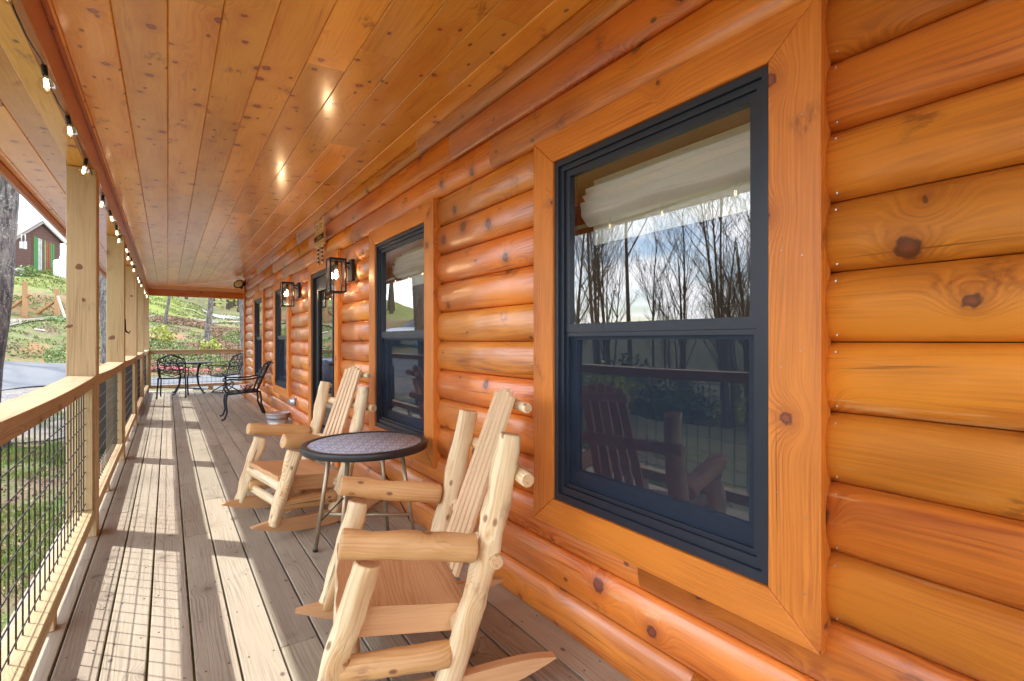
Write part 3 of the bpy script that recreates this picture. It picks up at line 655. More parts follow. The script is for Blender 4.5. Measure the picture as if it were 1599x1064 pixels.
# trim boards, mitred
def trim_board(poly, axis):   # poly: 4 (y,z) ; front X 1.395
    bm = bmesh.new(); vs = []
    for X in (1.395, 1.452): vs.append([bm.verts.new(rel((X, y, z))) for y, z in poly])
    bm.faces.new(vs[0]); bm.faces.new(list(reversed(vs[1])))
    for i in range(4): bm.faces.new((vs[0][i], vs[0][(i+1)%4], vs[1][(i+1)%4], vs[1][i]))
    bmesh.ops.recalc_face_normals(bm, faces=bm.faces); bmesh.ops.bevel(bm, geom=bm.edges[:], offset=.003, segments=1, affect='EDGES'); bm.normal_update(); uv_axis(bm, axis)
    return bmobj('trim_board', bm, TRIM, cabin)
def window(w, label_parts=True):
    a, b = w, w+WW; z0, z1 = .577, 2.05; e = .001
    A, B, C, D = w-.141, w+WW+.141, TZ0, TZ1
    trim_board([(A,C),(a-e,z0-e),(a-e,z1+e),(A,D)], 2); trim_board([(B,C),(b+e,z0-e),(b+e,z1+e),(B,D)], 2)
    trim_board([(A+e,C),(B-e,C),(b,z0-.002),(a,z0-.002)], 1); trim_board([(A+e,D),(B-e,D),(b,z1+.002),(a,z1+.002)], 1)
    bm = bmesh.new()
    def fr(y0, y1, za, zb, w_, X0, X1, wb=None, wt=None):
        wb = wb or w_; wt = wt or w_
        add_box(bm, rel((X0, y0, za)), rel((X1, y0+w_, zb))); add_box(bm, rel((X0, y1-w_, za)), rel((X1, y1, zb)))
        add_box(bm, rel((X0, y0+w_, za)), rel((X1, y1-w_, za+wb))); add_box(bm, rel((X0, y0+w_, zb-wt)), rel((X1, y1-w_, zb)))
    fr(a, b, z0, z1, .024, 1.408, 1.50, wb=.03)
    wf = bmobj('window', bm, NAVY, cabin); 
    bm = bmesh.new(); fr(a+.0245, b-.0245, z0+.0305, z1-.0245, .022, 1.421, 1.50, wb=.03); bmobj('inner_frame', bm, NAVY, wf)
    zm = 1.325
    bm = bmesh.new(); fr(a+.047, b-.047, zm-.02, z1-.047, .026, 1.432, 1.462, wb=.036); bmobj('upper_sash', bm, NAVY, wf)
    bm = bmesh.new(); fr(a+.047, b-.047, z0+.061, zm-.0205, .045, 1.458, 1.49, wb=.075, wt=.03); bmobj('lower_sash', bm, NAVY, wf)
    bm = bmesh.new(); fr(a+.047, b-.047, z0+.061, zm-.0215, .016, 1.434, 1.443); bmobj('screen_frame', bm, NAVY, wf)
    bm = bmesh.new(); add_box(bm, rel((1.446, a+.07, zm+.012)), rel((1.450, b-.07, z1-.07))); bmobj('upper_pane', bm, GLASSU, wf)
    bm = bmesh.new(); add_box(bm, rel((1.472, a+.088, z0+.13)), rel((1.476, b-.088, zm-.048))); bmobj('lower_pane', bm, GLASSL, wf)
    bm = bmesh.new(); vs = [bm.verts.new(rel(v)) for v in ((1.439,a+.06,z0+.075),(1.439,b-.06,z0+.075),(1.439,b-.06,zm-.035),(1.439,a+.06,zm-.035))]; bm.faces.new(vs); bmobj('insect_screen', bm, SCREEN, wf)
    # roman shade inside: bunched folds over a flat panel
    V = []; F = []; ny = 24; fold = [(0,0),(.02,.02),(.05,.005),(.03,.05),(.07,.035),(.035,.085),(.08,.075),(.045,.12),(.075,.135),(.03,.165),(.012,.175)]
    y0, y1 = a+.10, b-.03
    for i in range(ny+1):
        t = i/ny; y = y0+(y1-y0)*t
        for j, (dx, dz) in enumerate(fold): V.append(rel((1.60-dx*(1+.10*math.sin(t*13+j)), y+.012*math.sin(j*2.1), z1-.085-dz*(1+.05*math.sin(t*5+j)))))
    m = len(fold)
    for i in range(ny):
        for j in range(m-1): F.append((i*m+j, i*m+j+1, (i+1)*m+j+1, (i+1)*m+j))
    sh = pydata('shade_folds', V, F, SHADE, wf, smooth=True); sh.modifiers.new('s', 'SUBSURF').levels = 1
    box('shade_panel', rel((1.612, y0+.03, z1-.345)), rel((1.618, y1, z1-.05)), SHADE, wf)
    return wf
for w in wins: window(w)
# screens on the two far windows read as flat blue grey
# door
da, db = 5.16, 6.43
trim_board([(da,0.003),(da+.12,0.003),(da+.12,TZ1-.125),(da,TZ1)], 2); trim_board([(db,0.003),(db-.12,0.003),(db-.12,TZ1-.125),(db,TZ1)], 2)
trim_board([(da+.001,TZ1),(db-.001,TZ1),(db-.12,TZ1-.127),(da+.12,TZ1-.127)], 1)
bm = bmesh.new()
add_box(bm, rel((1.41,da+.122,.02)), rel((1.50,da+.17,2.045))); add_box(bm, rel((1.41,db-.17,.02)), rel((1.50,db-.122,2.045))); add_box(bm, rel((1.41,da+.17,1.995)), rel((1.50,db-.17,2.045))); add_box(bm, rel((1.40,da+.122,.001)), rel((1.52,db-.122,.0195)))
door = bmobj('door', bm, DOORB, cabin)
bm = bmesh.new(); y0, y1 = da+.172, db-.172
for q in ((y0, y0+.13, .022, 1.993), (y1-.13, y1, .022, 1.993)): add_box(bm, rel((1.44,q[0],q[2])), rel((1.48,q[1],q[3])))
add_box(bm, rel((1.44,y0+.13,.022)), rel((1.48,y1-.13,.28))); add_box(bm, rel((1.44,y0+.13,1.86)), rel((1.48,y1-.13,1.993)))
bmobj('door_leaf', bm, DOORB, door)
bm = bmesh.new()
for q in ((y0+.13, y0+.155, .28, 1.86), (y1-.155, y1-.13, .28, 1.86)): add_box(bm, rel((1.43,q[0],q[2])), rel((1.4395,q[1],q[3])))
add_box(bm, rel((1.43,y0+.155,.28)), rel((1.4395,y1-.155,.305))); add_box(bm, rel((1.43,y0+.155,1.835)), rel((1.4395,y1-.155,1.86)))
bmobj('glazing_bead', bm, NAVY, door)
bm = bmesh.new(); add_box(bm, rel((1.455,y0+.131,.281)), rel((1.459,y1-.131,1.859))); bmobj('door_pane', bm, DOORG, door)
tubes('handle', [([rel((1.44,y0+.07,1.02)), rel((1.385,y0+.07,1.02)), rel((1.38,y0+.17,1.02))], .009), ([rel((1.44,y0+.07,1.14)), rel((1.41,y0+.07,1.14))], .024)], BLACK, door, 10)
# corner board, far wall, inside of the cabin
box('corner_board', rel((1.395, CY1+.001, .003)), rel((1.51, CY1+.10, 2.62)), TRIM, cabin, axis=2, bevel=.003)
for k in range(-7, 8):
    z0 = gz_(k)+.002; z1 = min(gz_(k+1)-.002, 2.63)
    if z0 < 2.6:
        bm = bmesh.new(); rows = []
        for x in (1.512, 6.5): rows.append([bm.verts.new(rel((x, CY1+.01+(-dx), z0+(z1-z0)*t))) for dx, t in PR])
        uv = bm.loops.layers.uv.verify()
        for j in range(len(PR)-1):
            f = bm.faces.new((rows[0][j], rows[1][j], rows[1][j+1], rows[0][j+1])); f.smooth = True
            for l in f.loops: l[uv].uv = (l.vert.co.x, l.vert.co.z)
        bmobj('log', bm, LOG, cabin)
for nm, a, b in (('interior_wall', (5.0, CY0, -.3), (5.1, -2.8, 3.2)), ('interior_wall', (5.0, 2.8, -.3), (5.1, CY1, 3.2)), ('interior_wall', (5.0, -2.8, -.3), (5.1, 2.8, .1)), ('interior_wall', (5.0, -2.8, 2.6), (5.1, 2.8, 3.2)), ('gable_wall', (1.55, CY1-.05, -.3), (6.5, CY1, 2.9)), ('gable_wall', (1.55, CY0, -.3), (6.5, CY0+.05, 2.9)), ('interior_floor', (1.55, CY0, -.1), (6.5, CY1, -.03)), ('interior_ceiling', (1.55, CY0, 2.76), (6.5, CY1, 2.8)),  # wide rear wall opening added to let sky light onto the window shades
                 ('interior_wall', (1.56, 4.3, -.03), (4.99, 4.36, 2.76)), ('interior_wall', (1.56, 7.0, -.03), (4.99, 7.06, 2.76))):
    box(nm, rel(a), rel(b), DARKIN, cabin)

# ------------------------------------------------------------------ rocking chairs
def logbar(name, p0, p1, r0, r1, parent, mat=None, seed=0, n=16, bend=0, wob=.05, rings=14, bdir=(0,0,1)):
    p0, p1 = Vector(p0), Vector(p1); bm = bmesh.new(); pts = []; rad = []
    d = (p1-p0); L = d.length; bd = Vector(bdir)
    def q(t): return p0+d*t+bd*(bend*math.sin(PI*t))
    c = .007/L
    ts = [0, c*.35, c] + [c+(1-2*c)*i/rings for i in range(1, rings)] + [1-c, 1-c*.35, 1]
    rs_ = random.Random(seed); kn = [(rs_.uniform(.15,.85), rs_.uniform(.02,.06)) for _ in range(3)]
    for i, t in enumerate(ts):
        r = r0+(r1-r0)*t; r *= 1+sum(h*math.exp(-((t-k)/.05)**2) for k, h in kn)
        if i in (0, len(ts)-1): r -= .006
        elif i in (1, len(ts)-2): r -= .002
        pts.append(q(t)); rad.append(r)
    tube(bm, pts, rad, n, wob=wob, seed=seed, mi_end=1)
    bmesh.ops.recalc_face_normals(bm, faces=bm.faces)
    return bmobj(name, bm, [mat or CHLOG, ENDW], parent)
CP_ = dict(af=.252, awf=.619, ab=-.186, awb=.529, lt=.168, lb=.312, pt=-.332, pwt=.934, pb=-.102, va=.342, vp=.323, rtf=.436, rwf=.163, rtr=-.483, rwr=.10, cu=-.372, cw=.809, cv=.363)
def rocking_chair(loc, ang, label, seed):
    # local: +x forward (u), +y = towards world after rotation, v lateral toward the camera is -y
    c = empty('rocking_chair', (loc[0], loc[1], 0), PI+ang); tag(c, label, 'rocking chair', 'log rocking chairs on the porch')
    P = CP_; s = seed
    for i, v in enumerate((P['va'], -P['va'])):
        logbar('armrest', (P['af'], v, P['awf']), (P['ab']-.01, v*.97, P['awb']+.015), .046 if v>0 else .043, .047, c, CHARM, s+1+i, bend=.0, wob=.13)
        logbar('leg', (P['lb'], v*.98, .085), (P['lt'], v*.98, P['awf']-.075), .037, .046, c, CHLOG, s+3+i, wob=.2)
        logbar('back_post', (P['pb'], v*.94, .075), (P['pt'], v*.94, P['pwt']), .046, .042, c, CHLOG, s+5+i, bend=.022, bdir=(-.9,0,-.3), wob=.19, rings=18)
        logbar('side_log', (P['lb']-.055, v*.95, .205), (P['pb']-.005, v*.95, .185), .040, .044, c, CHARM, s+7+i, wob=.06)
        # rocker: curved board
        bm = bmesh.new(); n = 22; top = []; bot = []; f0, r0 = P['rtf'], P['rtr']-.02
        for k in range(n+1):
            t = k/n; u = f0+(r0-f0)*t; um = (f0+r0)/2; hw = (f0-r0)/2; e = (u-um)/hw
            zb = .004+.095*abs(e)**2.1; h = .10*(1-abs(e)**3.2)*.93+.004; top.append((u, zb+h)); bot.append((u, zb))
        w = .019; vv = v*.94; uv = bm.loops.layers.uv.verify()
        A = [[bm.verts.new((u, vv+sgn*w, z)) for (u, z) in L_] for L_ in (bot, top) for sgn in (-1, 1)]  # b-,b+,t-,t+
        for k in range(n):
            for (a, b) in ((A[0], A[2]), (A[3], A[1]), (A[2], A[3]), (A[1], A[0])): bm.faces.new((a[k], a[k+1], b[k+1], b[k]))
        for k in (0, n): bm.faces.new((A[0][k], A[1][k], A[3][k], A[2][k]))
        bmesh.ops.recalc_face_normals(bm, faces=bm.faces); bm.normal_update(); uv_axis(bm, 0); bmobj('rocker', bm, CHBRD, c)
    logbar('crossbar', (P['cu']-.0, P['cv']+.03, P['cw']-.03), (P['cu'], -P['cv']-.0, P['cw']-.03), .027, .030, c, CHLOG, s+20, n=14)
    logbar('crossbar', (-.262, P['cv']+.02, .50), (-.262, -P['cv']+.02, .50), .026, .028, c, CHLOG, s+21, n=14)
    logbar('headrail', (-.455, .17, 1.0), (-.455, -.17, 1.0), .021, .021, c, CHLOG, s+22, n=12)
    logbar('front_rail', (P['lb']-.075, .33, .315), (P['lb']-.075, -.33, .315), .035, .036, c, CHLOG, s+23)
    logbar('rear_rail', (-.15, .33, .27), (-.15, -.33, .27), .034, .034, c, CHLOG, s+24)
    logbar('stretcher', (.215, .33, .17), (.215, -.33, .17), .03, .03, c, CHLOG, s+25)
    # seat board, slightly dished, sloping back
    bm = bmesh.new(); NU, NV = 10, 12; V0 = []
    for l_ in (0, 1):
        V0.append([[bm.verts.new((.262-.44*i/NU + (.004*math.sin(j*1.3) if i == 0 else 0), -.285+.57*j/NV, .385-.055*i/NU-.012*math.sin(PI*i/NU)*math.sin(PI*j/NV)-(.03 if l_ else 0))) for j in range(NV+1)] for i in range(NU+1)])
    for i in range(NU):
        for j in range(NV):
            bm.faces.new((V0[0][i][j], V0[0][i][j+1], V0[0][i+1][j+1], V0[0][i+1][j])); bm.faces.new((V0[1][i][j], V0[1][i+1][j], V0[1][i+1][j+1], V0[1][i][j+1]))
    for i in range(NU):
        for j in (0, NV): bm.faces.new((V0[0][i][j], V0[0][i+1][j], V0[1][i+1][j], V0[1][i][j]))
    for j in range(NV):
        for i in (0, NU): bm.faces.new((V0[0][i][j], V0[0][i][j+1], V0[1][i][j+1], V0[1][i][j]))
    bmesh.ops.recalc_face_normals(bm, faces=bm.faces); bm.normal_update(); uv_axis(bm, 1); bmobj('seat', bm, CHBRD, c)
    for v in (.262, -.262):
        o = box('seat_side', (-.21,-.017,-.042), (.21,.017,.042), CHBRD, c, axis=0, bevel=.003); o.location = (.035, v, .295); o.rotation_euler = (0, R(-6), 0)
    # back slats, fanned slightly
    b0, b1 = Vector((-.205, 0, .36)), Vector((-.455, 0, 1.065))
    ns = 5
    for i in range(ns):
        t = (i-(ns-1)/2)/((ns-1)/2); d = b1-b0; Lg = d.length-.012*abs(t)*2
        o = box('slat', (-.009,-.021,0), (.009,.021,Lg), CHSLAT, c, axis=2, bevel=.002)
        q = Vector((b0.x, t*.125, b0.z)); e = Vector((b1.x, t*.098, b1.z)); o.location = q+Vector((.033,0,0)); o.rotation_euler = (e-q).to_track_quat('Z', 'X').to_euler() if False else Matrix((Vector(((e-q).z,0,-(e-q).x)).normalized(), (Vector(((e-q).normalized())).cross(Vector(((e-q).z,0,-(e-q).x)).normalized())), (e-q).normalized())).transposed().to_euler()
    return c
rocking_chair((.792, 1.925), -.271, 'nearer log rocking chair, right in front of the big window', 100)
rocking_chair((.800, 3.932), .181, 'farther log rocking chair, on the far side of the round table', 300)

# ------------------------------------------------------------------ round table
tb = empty('round_table', (.99, 3.04, 0)); tag(tb, 'round dark rimmed side table with pale swirl patterned top between the rocking chairs', 'table')
RIM = plain('charcoal_table_rim', (.025,.027,.032), .38)
def topmat():
    m, t, p, o = newmat('swirl_patterned_top'); tc = N(t, 'ShaderNodeTexCoord'); mp = N(t, 'ShaderNodeMapping'); mp.inputs['Rotation'].default_value = (0,0,R(38)); t.links.new(tc.outputs['Object'], mp.inputs[0])
    V = mp.outputs[0]; s = N(t, 'ShaderNodeSeparateXYZ'); t.links.new(V, s.inputs[0])
    T = .085
    def fr(x): return M_(t, 'SUBTRACT', M_(t, 'FRACT', M_(t, 'DIVIDE', x, T)), .5)
    fx, fy = fr(s.outputs[0]), fr(s.outputs[1]); r = M_(t, 'SQRT', M_(t,'ADD', M_(t,'MULTIPLY',fx,fx), M_(t,'MULTIPLY',fy,fy)))
    a = M_(t, 'ARCTAN2', fy, fx); sp = M_(t, 'SINE', M_(t, 'ADD', M_(t,'MULTIPLY', a, 4.0), M_(t,'MULTIPLY', r, 22.0)))
    ci = M_(t, 'SINE', M_(t,'MULTIPLY', r, 42.0))
    mk = RAMP(t, M_(t,'MULTIPLY', sp, ci), -.12, .18); ed = M_(t, 'MAXIMUM', M_(t,'ABSOLUTE',fx), M_(t,'ABSOLUTE',fy))
    c = MIX(t, mk, (.66,.76,.95), (.17,.22,.34)); c = MIX(t, RAMP(t, ed, .455, .475), c, (.16,.17,.2))
    nn = NOISE(t, V, 130, 2); c = MIX(t, M_(t,'MULTIPLY',RAMP(t,nn,.45,.6),.5), c, (.6,.57,.56))
    t.links.new(c, p.inputs['Base Color']); p.inputs['Roughness'].default_value = .55; p.inputs['Specular IOR Level'].default_value = .1; return m
TR, TH_ = .366, .66
bm = bmesh.new(); lathe(bm, [(TR-.038, TH_-.006), (TR-.034, TH_), (TR-.004, TH_), (TR, TH_-.005), (TR, TH_-.036), (TR-.005, TH_-.04), (TR-.03, TH_-.04), (TR-.03, TH_-.012), (TR-.038,TH_-.010)], 72)
bm.faces.ensure_lookup_table()
for f in [f for f in bm.faces if len(f.verts) > 4]: bm.faces.remove(f)
bmobj('rim', bm, RIM, tb)
bm = bmesh.new(); lathe(bm, [(TR-.031, TH_-.011), (TR-.0385, TH_-.0045), (0.0001, TH_-.0045)], 72); bmobj('tabletop', bm, topmat(), tb)
CHAMP = plain('champagne_metal', (.46,.38,.27), .36, metal=.6)
lv, dvv = Vector((cY, -sY, 0)), Vector((sY, cY, 0))
for (l, d) in ((-.30,-.01), (.30,.01), (.06,.29), (-.06,-.29)):
    h = lv*l+dvv*d
    bm = bmesh.new(); tube(bm, [h*.70+Vector((0,0,TH_-.03)), h*1.0+Vector((0,0,.012))], .0125, 12); leg = bmobj('leg', bm, CHAMP, tb)
    bm = bmesh.new(); tube(bm, [h*1.0+Vector((0,0,.014)), h*1.004+Vector((0,0,.0))], .015, 12); bmobj('foot_cap', bm, BLACK, leg)
tubes('stretcher', [([lv*-.275+Vector((0,0,.22)), lv*.275+Vector((0,0,.22))], .010)], CHAMP, tb, 10)
tubes('stretcher', [([lv*.055+dvv*.265+Vector((0,0,.24)), lv*-.055-dvv*.265+Vector((0,0,.24))], .010)], CHAMP, tb, 10)
tubes('brace', [([lv*.27+Vector((0,0,.18)), dvv*.26+lv*.05+Vector((0,0,.40))], .004)], BLACK, tb, 6)
tubes('brace', [([lv*-.27+Vector((0,0,.18)), dvv*-.26+lv*-.05+Vector((0,0,.40))], .004)], BLACK, tb, 6)

# ------------------------------------------------------------------ cast iron patio set
IRON = plain('dark_cast_metal', (.018,.022,.030), .33, metal=.5)
def scroll_grid(bm, w, h, f, r=.007, dens=1.0):
    """openwork of scrolls in a w x h panel; f maps (s,t) metric to 3D"""
    def ln(pts, rr=r): tube(bm, [f(*p) for p in pts], rr, 5)
    nx = 4; ny = 4
    for i in range(nx):
        for j in range(ny):
            cx = -w/2+w*(i+.5)/nx; cy = h*(j+.5)/ny; rx = w/nx*.48; ry = h/ny*.48; sg = 1 if (i+j) % 2 else -1
            ln([(cx+rx*.95*math.cos(a)*(1-.06*a), cy+sg*ry*.95*math.sin(a)*(1-.06*a)) for a in np.linspace(0, 5.6, 9)])
    for i in range(nx+1):
        ln([(-w/2+w*i/nx+.02*math.sin(t*9+i), h*t) for t in np.linspace(.04, .96, 7)])
    for j in range(1, ny): ln([(-w/2+w*t, h*j/ny+.015*math.sin(t*14+j)) for t in np.linspace(.03, .97, 9)])
def patio_chair(loc, rz, label, swivel=False):
    """local +x forward"""
    c = empty('patio_chair', (*loc, 0), rz); tag(c, label, 'patio chair', 'black cast iron patio chairs'); sh = .43; w = .50
    # seat
    bm = bmesh.new(); fr = lambda s, t: (-.22+t, s, sh+.02*math.cos(t*5)-.01)
    tube(bm, [fr(-w/2,0), fr(-w/2+.02,.23), fr(-w/2+.03,.46), fr(0,.48), fr(w/2-.03,.46), fr(w/2-.02,.23), fr(w/2,0), fr(0,-.01), fr(-w/2,0)], .014, 8)
    for i in range(11): tube(bm, [fr(-w/2+.03+i*.044,.01), fr(-w/2+.03+i*.044,.24), fr(-w/2+.03+i*.044,.46)], .010, 4)
    scroll_grid(bm, w-.06, .44, fr, .009); bmobj('seat', bm, IRON, c)
    # back: arched outline with openwork
    def fb(s, t): return (-.235-.16*t/.5-.05*(t/.5)**2+ .10*(s/.25)**2*.5, s, sh+.02+t)
    bm = bmesh.new(); out = [(-.235,.0),(-.25,.15),(-.255,.33),(-.235,.42),(-.16,.45),(-.08,.49),(0,.51),(.08,.49),(.16,.45),(.235,.42),(.255,.33),(.25,.15),(.235,.0)]
    tube(bm, [fb(*p) for p in out], .013, 8); bmobj('back_frame', bm, IRON, c)
    bm = bmesh.new(); scroll_grid(bm, .46, .36, lambda s, t: fb(s, t+.08), .0085)
    for s in (-1, 1): tube(bm, [fb(s*x, y) for x, y in ((0,.44),(.05,.48),(.12,.45),(.2,.40))], .008, 5)
    tube(bm, [fb(-.2,.09), fb(-.1,.06), fb(0,.02), fb(.1,.06), fb(.2,.09)], .009, 5); bmobj('back_panel', bm, IRON, c)
    for s in (-1, 1):
        y = s*(w/2+.01)
        pts = [(-.27, y*.98, sh+.25), (-.12, y*1.08, sh+.22), (.05, y*1.1, sh+.21), (.2, y*1.08, sh+.225), (.26, y*1.05, sh+.20), (.27, y*1.04, sh+.165), (.24, y*1.04, sh+.15), (.22, y*1.04, sh+.17)]
        tubes('armrest', [(pts, .012), ([(.20,y,sh+.005),(.22,y*1.05,sh+.06),(.17,y*1.05,sh+.10),(.14,y*1.05,sh+.15),(.17,y*1.06,sh+.20)], .010), ([(.22,y,sh),(.27,y*1.03,sh+.05),(.26,y*1.03,sh+.09),(.225,y*1.03,sh+.09)], .009)], IRON, c)
        if not swivel:
            for nm, p in (('leg', [(.235,y*.97,sh),(.25,y*.98,sh-.16),(.235,y,sh-.30),(.20+.07,y*1.02,.03),(.30,y*1.02,.012),(.315,y*1.02,.03)]), ('leg', [(-.235,y*.97,sh+.02),(-.255,y*.98,sh-.14),(-.25,y,.24),(-.33,y*1.02,.03),(-.355,y*1.02,.014),(-.375,y*1.02,.03)])):
                tubes(nm, [(p, .0155)], IRON, c)
    if swivel:
        tubes('pedestal', [([(0,0,sh-.02),(0,0,.10)], .028)], IRON, c); tubes('base', [([(0,0,.20),(.14*math.cos(a),.14*math.sin(a),.12),(.30*math.cos(a),.30*math.sin(a),.02)], .013) for a in (.78,2.36,3.93,5.5)]+[([(.30*math.cos(a),.30*math.sin(a),.014) for a in np.linspace(0, 2*PI, 25)], .012)], IRON, c)
    return c
patio_chair((.10, 13.72), R(84), 'black cast iron patio chair with its openwork back turned to us, beside the patio table')
patio_chair((1.02, 9.45), PI-R(2), 'nearest black iron patio chair, side-on against the log wall, a bowl on its seat')
patio_chair((1.18, 14.35), PI+R(28), 'black iron swivel patio chair on a round base behind the table', swivel=True)
pt = empty('patio_table', (.42, 14.45, 0)); tag(pt, 'black cast iron patio table at the far end of the porch', 'table')
bm = bmesh.new(); lathe(bm, [(.50,.725),(.535,.735),(.54,.75),(.52,.757),(.0001,.757)], 40); bmobj('tabletop', bm, IRON, pt)
for i in range(4):
    a = PI/4+i*PI/2; q = lambda r, z: (r*math.cos(a), r*math.sin(a), z)
    tubes('leg', [([q(.34,.73), q(.27,.60), q(.24,.42), q(.28,.2), q(.40,.03), q(.43,.016), q(.45,.035)], .017)], IRON, pt)
tubes('ring', [([(.24*math.cos(a), .24*math.sin(a), .40) for a in np.linspace(0, 2*PI, 25)], .010)], IRON, pt)
bw = empty('bowl', (1.10, 9.62, .452)); tag(bw, 'red and white patterned bowl resting on the seat of the nearest patio chair', 'bowl')
bm = bmesh.new(); lathe(bm, [(.05,0),(.06,.005),(.095,.05),(.105,.085),(.10,.087),(.088,.05),(.05,.012),(.0001,.01)], 28)
def bowlmat():
    m, t, p, o = newmat('painted_bowl'); tc = N(t,'ShaderNodeTexCoord'); s = N(t,'ShaderNodeSeparateXYZ'); t.links.new(tc.outputs['Object'], s.inputs[0])
    n = NOISE(t, tc.outputs['Object'], 28, 1); c = MIX(t, RAMP(t, n, .5, .54), (.45,.03,.035), (.85,.78,.74)); c = MIX(t, RAMP(t, s.outputs[2], .076, .08), c, (.8,.72,.45)); t.links.new(c, p.inputs['Base Color']); p.inputs['Roughness'].default_value = .2; return m
bmobj('bowl_body', bm, bowlmat(), bw)

# ------------------------------------------------------------------ bucket, wall fittings
bk = empty('bucket', (1.27, 7.72, 0)); tag(bk, 'galvanized steel bucket standing on the deck against the log wall', 'bucket')
bm = bmesh.new(); lathe(bm, [(.105,0),(.11,.004),(.122,.09),(.126,.094),(.122,.098),(.138,.20),(.142,.204),(.139,.209),(.150,.252),(.157,.256),(.157,.264),(.148,.262),(.108,.012),(.0001,.012)], 36); bmobj('bucket_body', bm, GALV, bk)
tubes('handle', [([(.153,0,.245),(.15,.06,.17),(.10,.13,.12),(.0,.17,.10),(-.10,.13,.12),(-.15,.06,.17),(-.153,0,.245)], .004)], GALV, bk)
vc = empty('vent_cover', (1.412, 7.31, .452)); tag(vc, 'round pale metal pipe cap mounted low on the log wall left of the door', 'vent cover')
bm = bmesh.new(); lathe(bm, [(.062,0),(.066,.01),(.06,.03),(.045,.04),(.045,.055),(.03,.062),(.0001,.062)], 28, M=Matrix.Rotation(R(-90), 4, 'Y')); bmobj('cap', bm, GALV, vc)
bm = bmesh.new(); lathe(bm, [(.02,.062),(.02,.075),(.0001,.076)], 12, M=Matrix.Rotation(R(-90), 4, 'Y')); bmobj('plug', bm, plain('grey_plastic', (.4,.42,.45), .4), vc)
oc = empty('outlet_cover', (1.408, 2.60, .455)); tag(oc, 'clear weatherproof outlet cover on the log wall behind the nearer rocking chair', 'outlet cover')
box('back_box', (-.035,-.06,-.075), (.02,.06,.075), plain('grey_box_plastic', (.45,.47,.5), .35), oc, bevel=.006)
bm = bmesh.new(); add_box(bm, (-.075,-.055,-.07), (-.036,.055,.07)); bmesh.ops.bevel(bm, geom=bm.edges[:], offset=.012, segments=2, affect='EDGES'); bmobj('bubble_cover', bm, glass('clear_cover_plastic', .12, (.75,.85,.95)), oc)
box('plug', (-.06,-.02,-.03), (-.0355,.02,.02), BLACK, oc, bevel=.003)

def lantern(y, zt, label):
    # hangs from an arm on the wall
    L = empty('wall_lantern', (1.415, y, zt)); tag(L, label, 'wall lantern', 'black framed wall lanterns either side of the door')
    box('back_plate', (-.035,-.058,-.20), (-.002,.058,.0), BLACK, L, bevel=.004)
    tubes('arm', [([(-.034,0,-.035),(-.09,0,-.035)], .009), ([(-.034,0,-.09),(-.065,0,-.06),(-.09,0,-.04)], .006)], BLACK, L)
    x0, x1, yw, z0, z1 = -.222, -.088, .066, -.305, -.02; r = .0065
    bm = bmesh.new()
    for X in (x0, x1):
        for Y in (-yw, yw): add_box(bm, (X-r,Y-r,z0), (X+r,Y+r,z1))
    for z in (z0, z1):
        for X in (x0, x1): add_box(bm, (X-r,-yw+r,z-r+.001), (X+r,yw-r,z+r-.001))
        for Y in (-yw, yw): add_box(bm, (x0+r,Y-r,z-r+.001), (x1-r,Y+r,z+r-.001))
    bmobj('frame', bm, BLACK, L)
    box('roof_plate', (x0-.008,-yw-.008,z1+.0065), (x1+.008,yw+.008,z1+.016), BLACK, L, bevel=.001)
    for a, b in (((x0-.0015,-yw+.007,z0+.007),(x0+.0015,yw-.007,z1-.007)), ((x1-.0015,-yw+.007,z0+.007),(x1+.0015,yw-.007,z1-.007)), ((x0+.007,-yw-.0015,z0+.007),(x1-.007,-yw+.0015,z1-.007)), ((x0+.007,yw-.0015,z0+.007),(x1-.007,yw+.0015,z1-.007))):
        box('pane', a, b, GLASSC, L)
    xc = (x0+x1)/2
    tubes('socket', [([(xc,0,z1),(xc,0,z1-.075)], .017)], BLACK, L, 12)
    bm = bmesh.new(); lathe(bm, [(.013,-.075),(.02,-.095),(.029,-.125),(.030,-.145),(.022,-.168),(.0001,-.176)], 18, (xc,0,z1)); bu = bmobj('bulb', bm, BULBG, L)
    tubes('filament', [([(xc+.009*math.cos(a),.009*math.sin(a),z1-.095), (xc+.011*math.cos(a+.4),.011*math.sin(a+.4),z1-.15)], .0022) for a in (0,1.57,3.14,4.71)], FIL2, bu, 5)
    pl = bpy.data.lights.new('lantern_light', 'POINT'); pl.energy = 1.1; pl.color = (1,.66,.34); pl.shadow_soft_size = .02
    po = bpy.data.objects.new('lantern_light', pl); COL.objects.link(po); po.parent = L; po.location = (xc, 0, z1-.125)
lantern(4.70, 2.012, 'lit black glass wall lantern between the door and the second window')
lantern(6.98, 2.015, 'lit black glass wall lantern on the far side of the door')

# security light at the cabin corner
sq = empty('security_light', (1.40, 12.5, 2.50)); tag(sq, 'round black security light under the ceiling at the far corner of the cabin', 'security light')
bm = bmesh.new(); lathe(bm, [(.05,0),(.05,.02),(.02,.04),(.02,.07)], 16, M=Matrix.Rotation(R(-90), 4, 'Y')); bmobj('mount', bm, BLACK, sq)
Mh = Matrix.Translation((-.11, -.03, -.02)) @ Matrix.Rotation(R(62), 4, 'X') @ Matrix.Rotation(R(-28), 4, 'Y')
bm = bmesh.new(); lathe(bm, [(.03,-.05),(.07,-.03),(.10,.02),(.11,.035),(.10,.04)], 24, M=Mh); bmobj('head', bm, BLACK, sq)
bm = bmesh.new(); lathe(bm, [(.086,.0405),(.07,.048),(.0001,.052)], 24, M=Mh); bmobj('lens', bm, plain('frosted_lens', (.75,.76,.74), .4), sq)
tubes('sensor', [([(-.05,.02,-.05),(-.07,0,-.10)], .022)], BLACK, sq, 10)

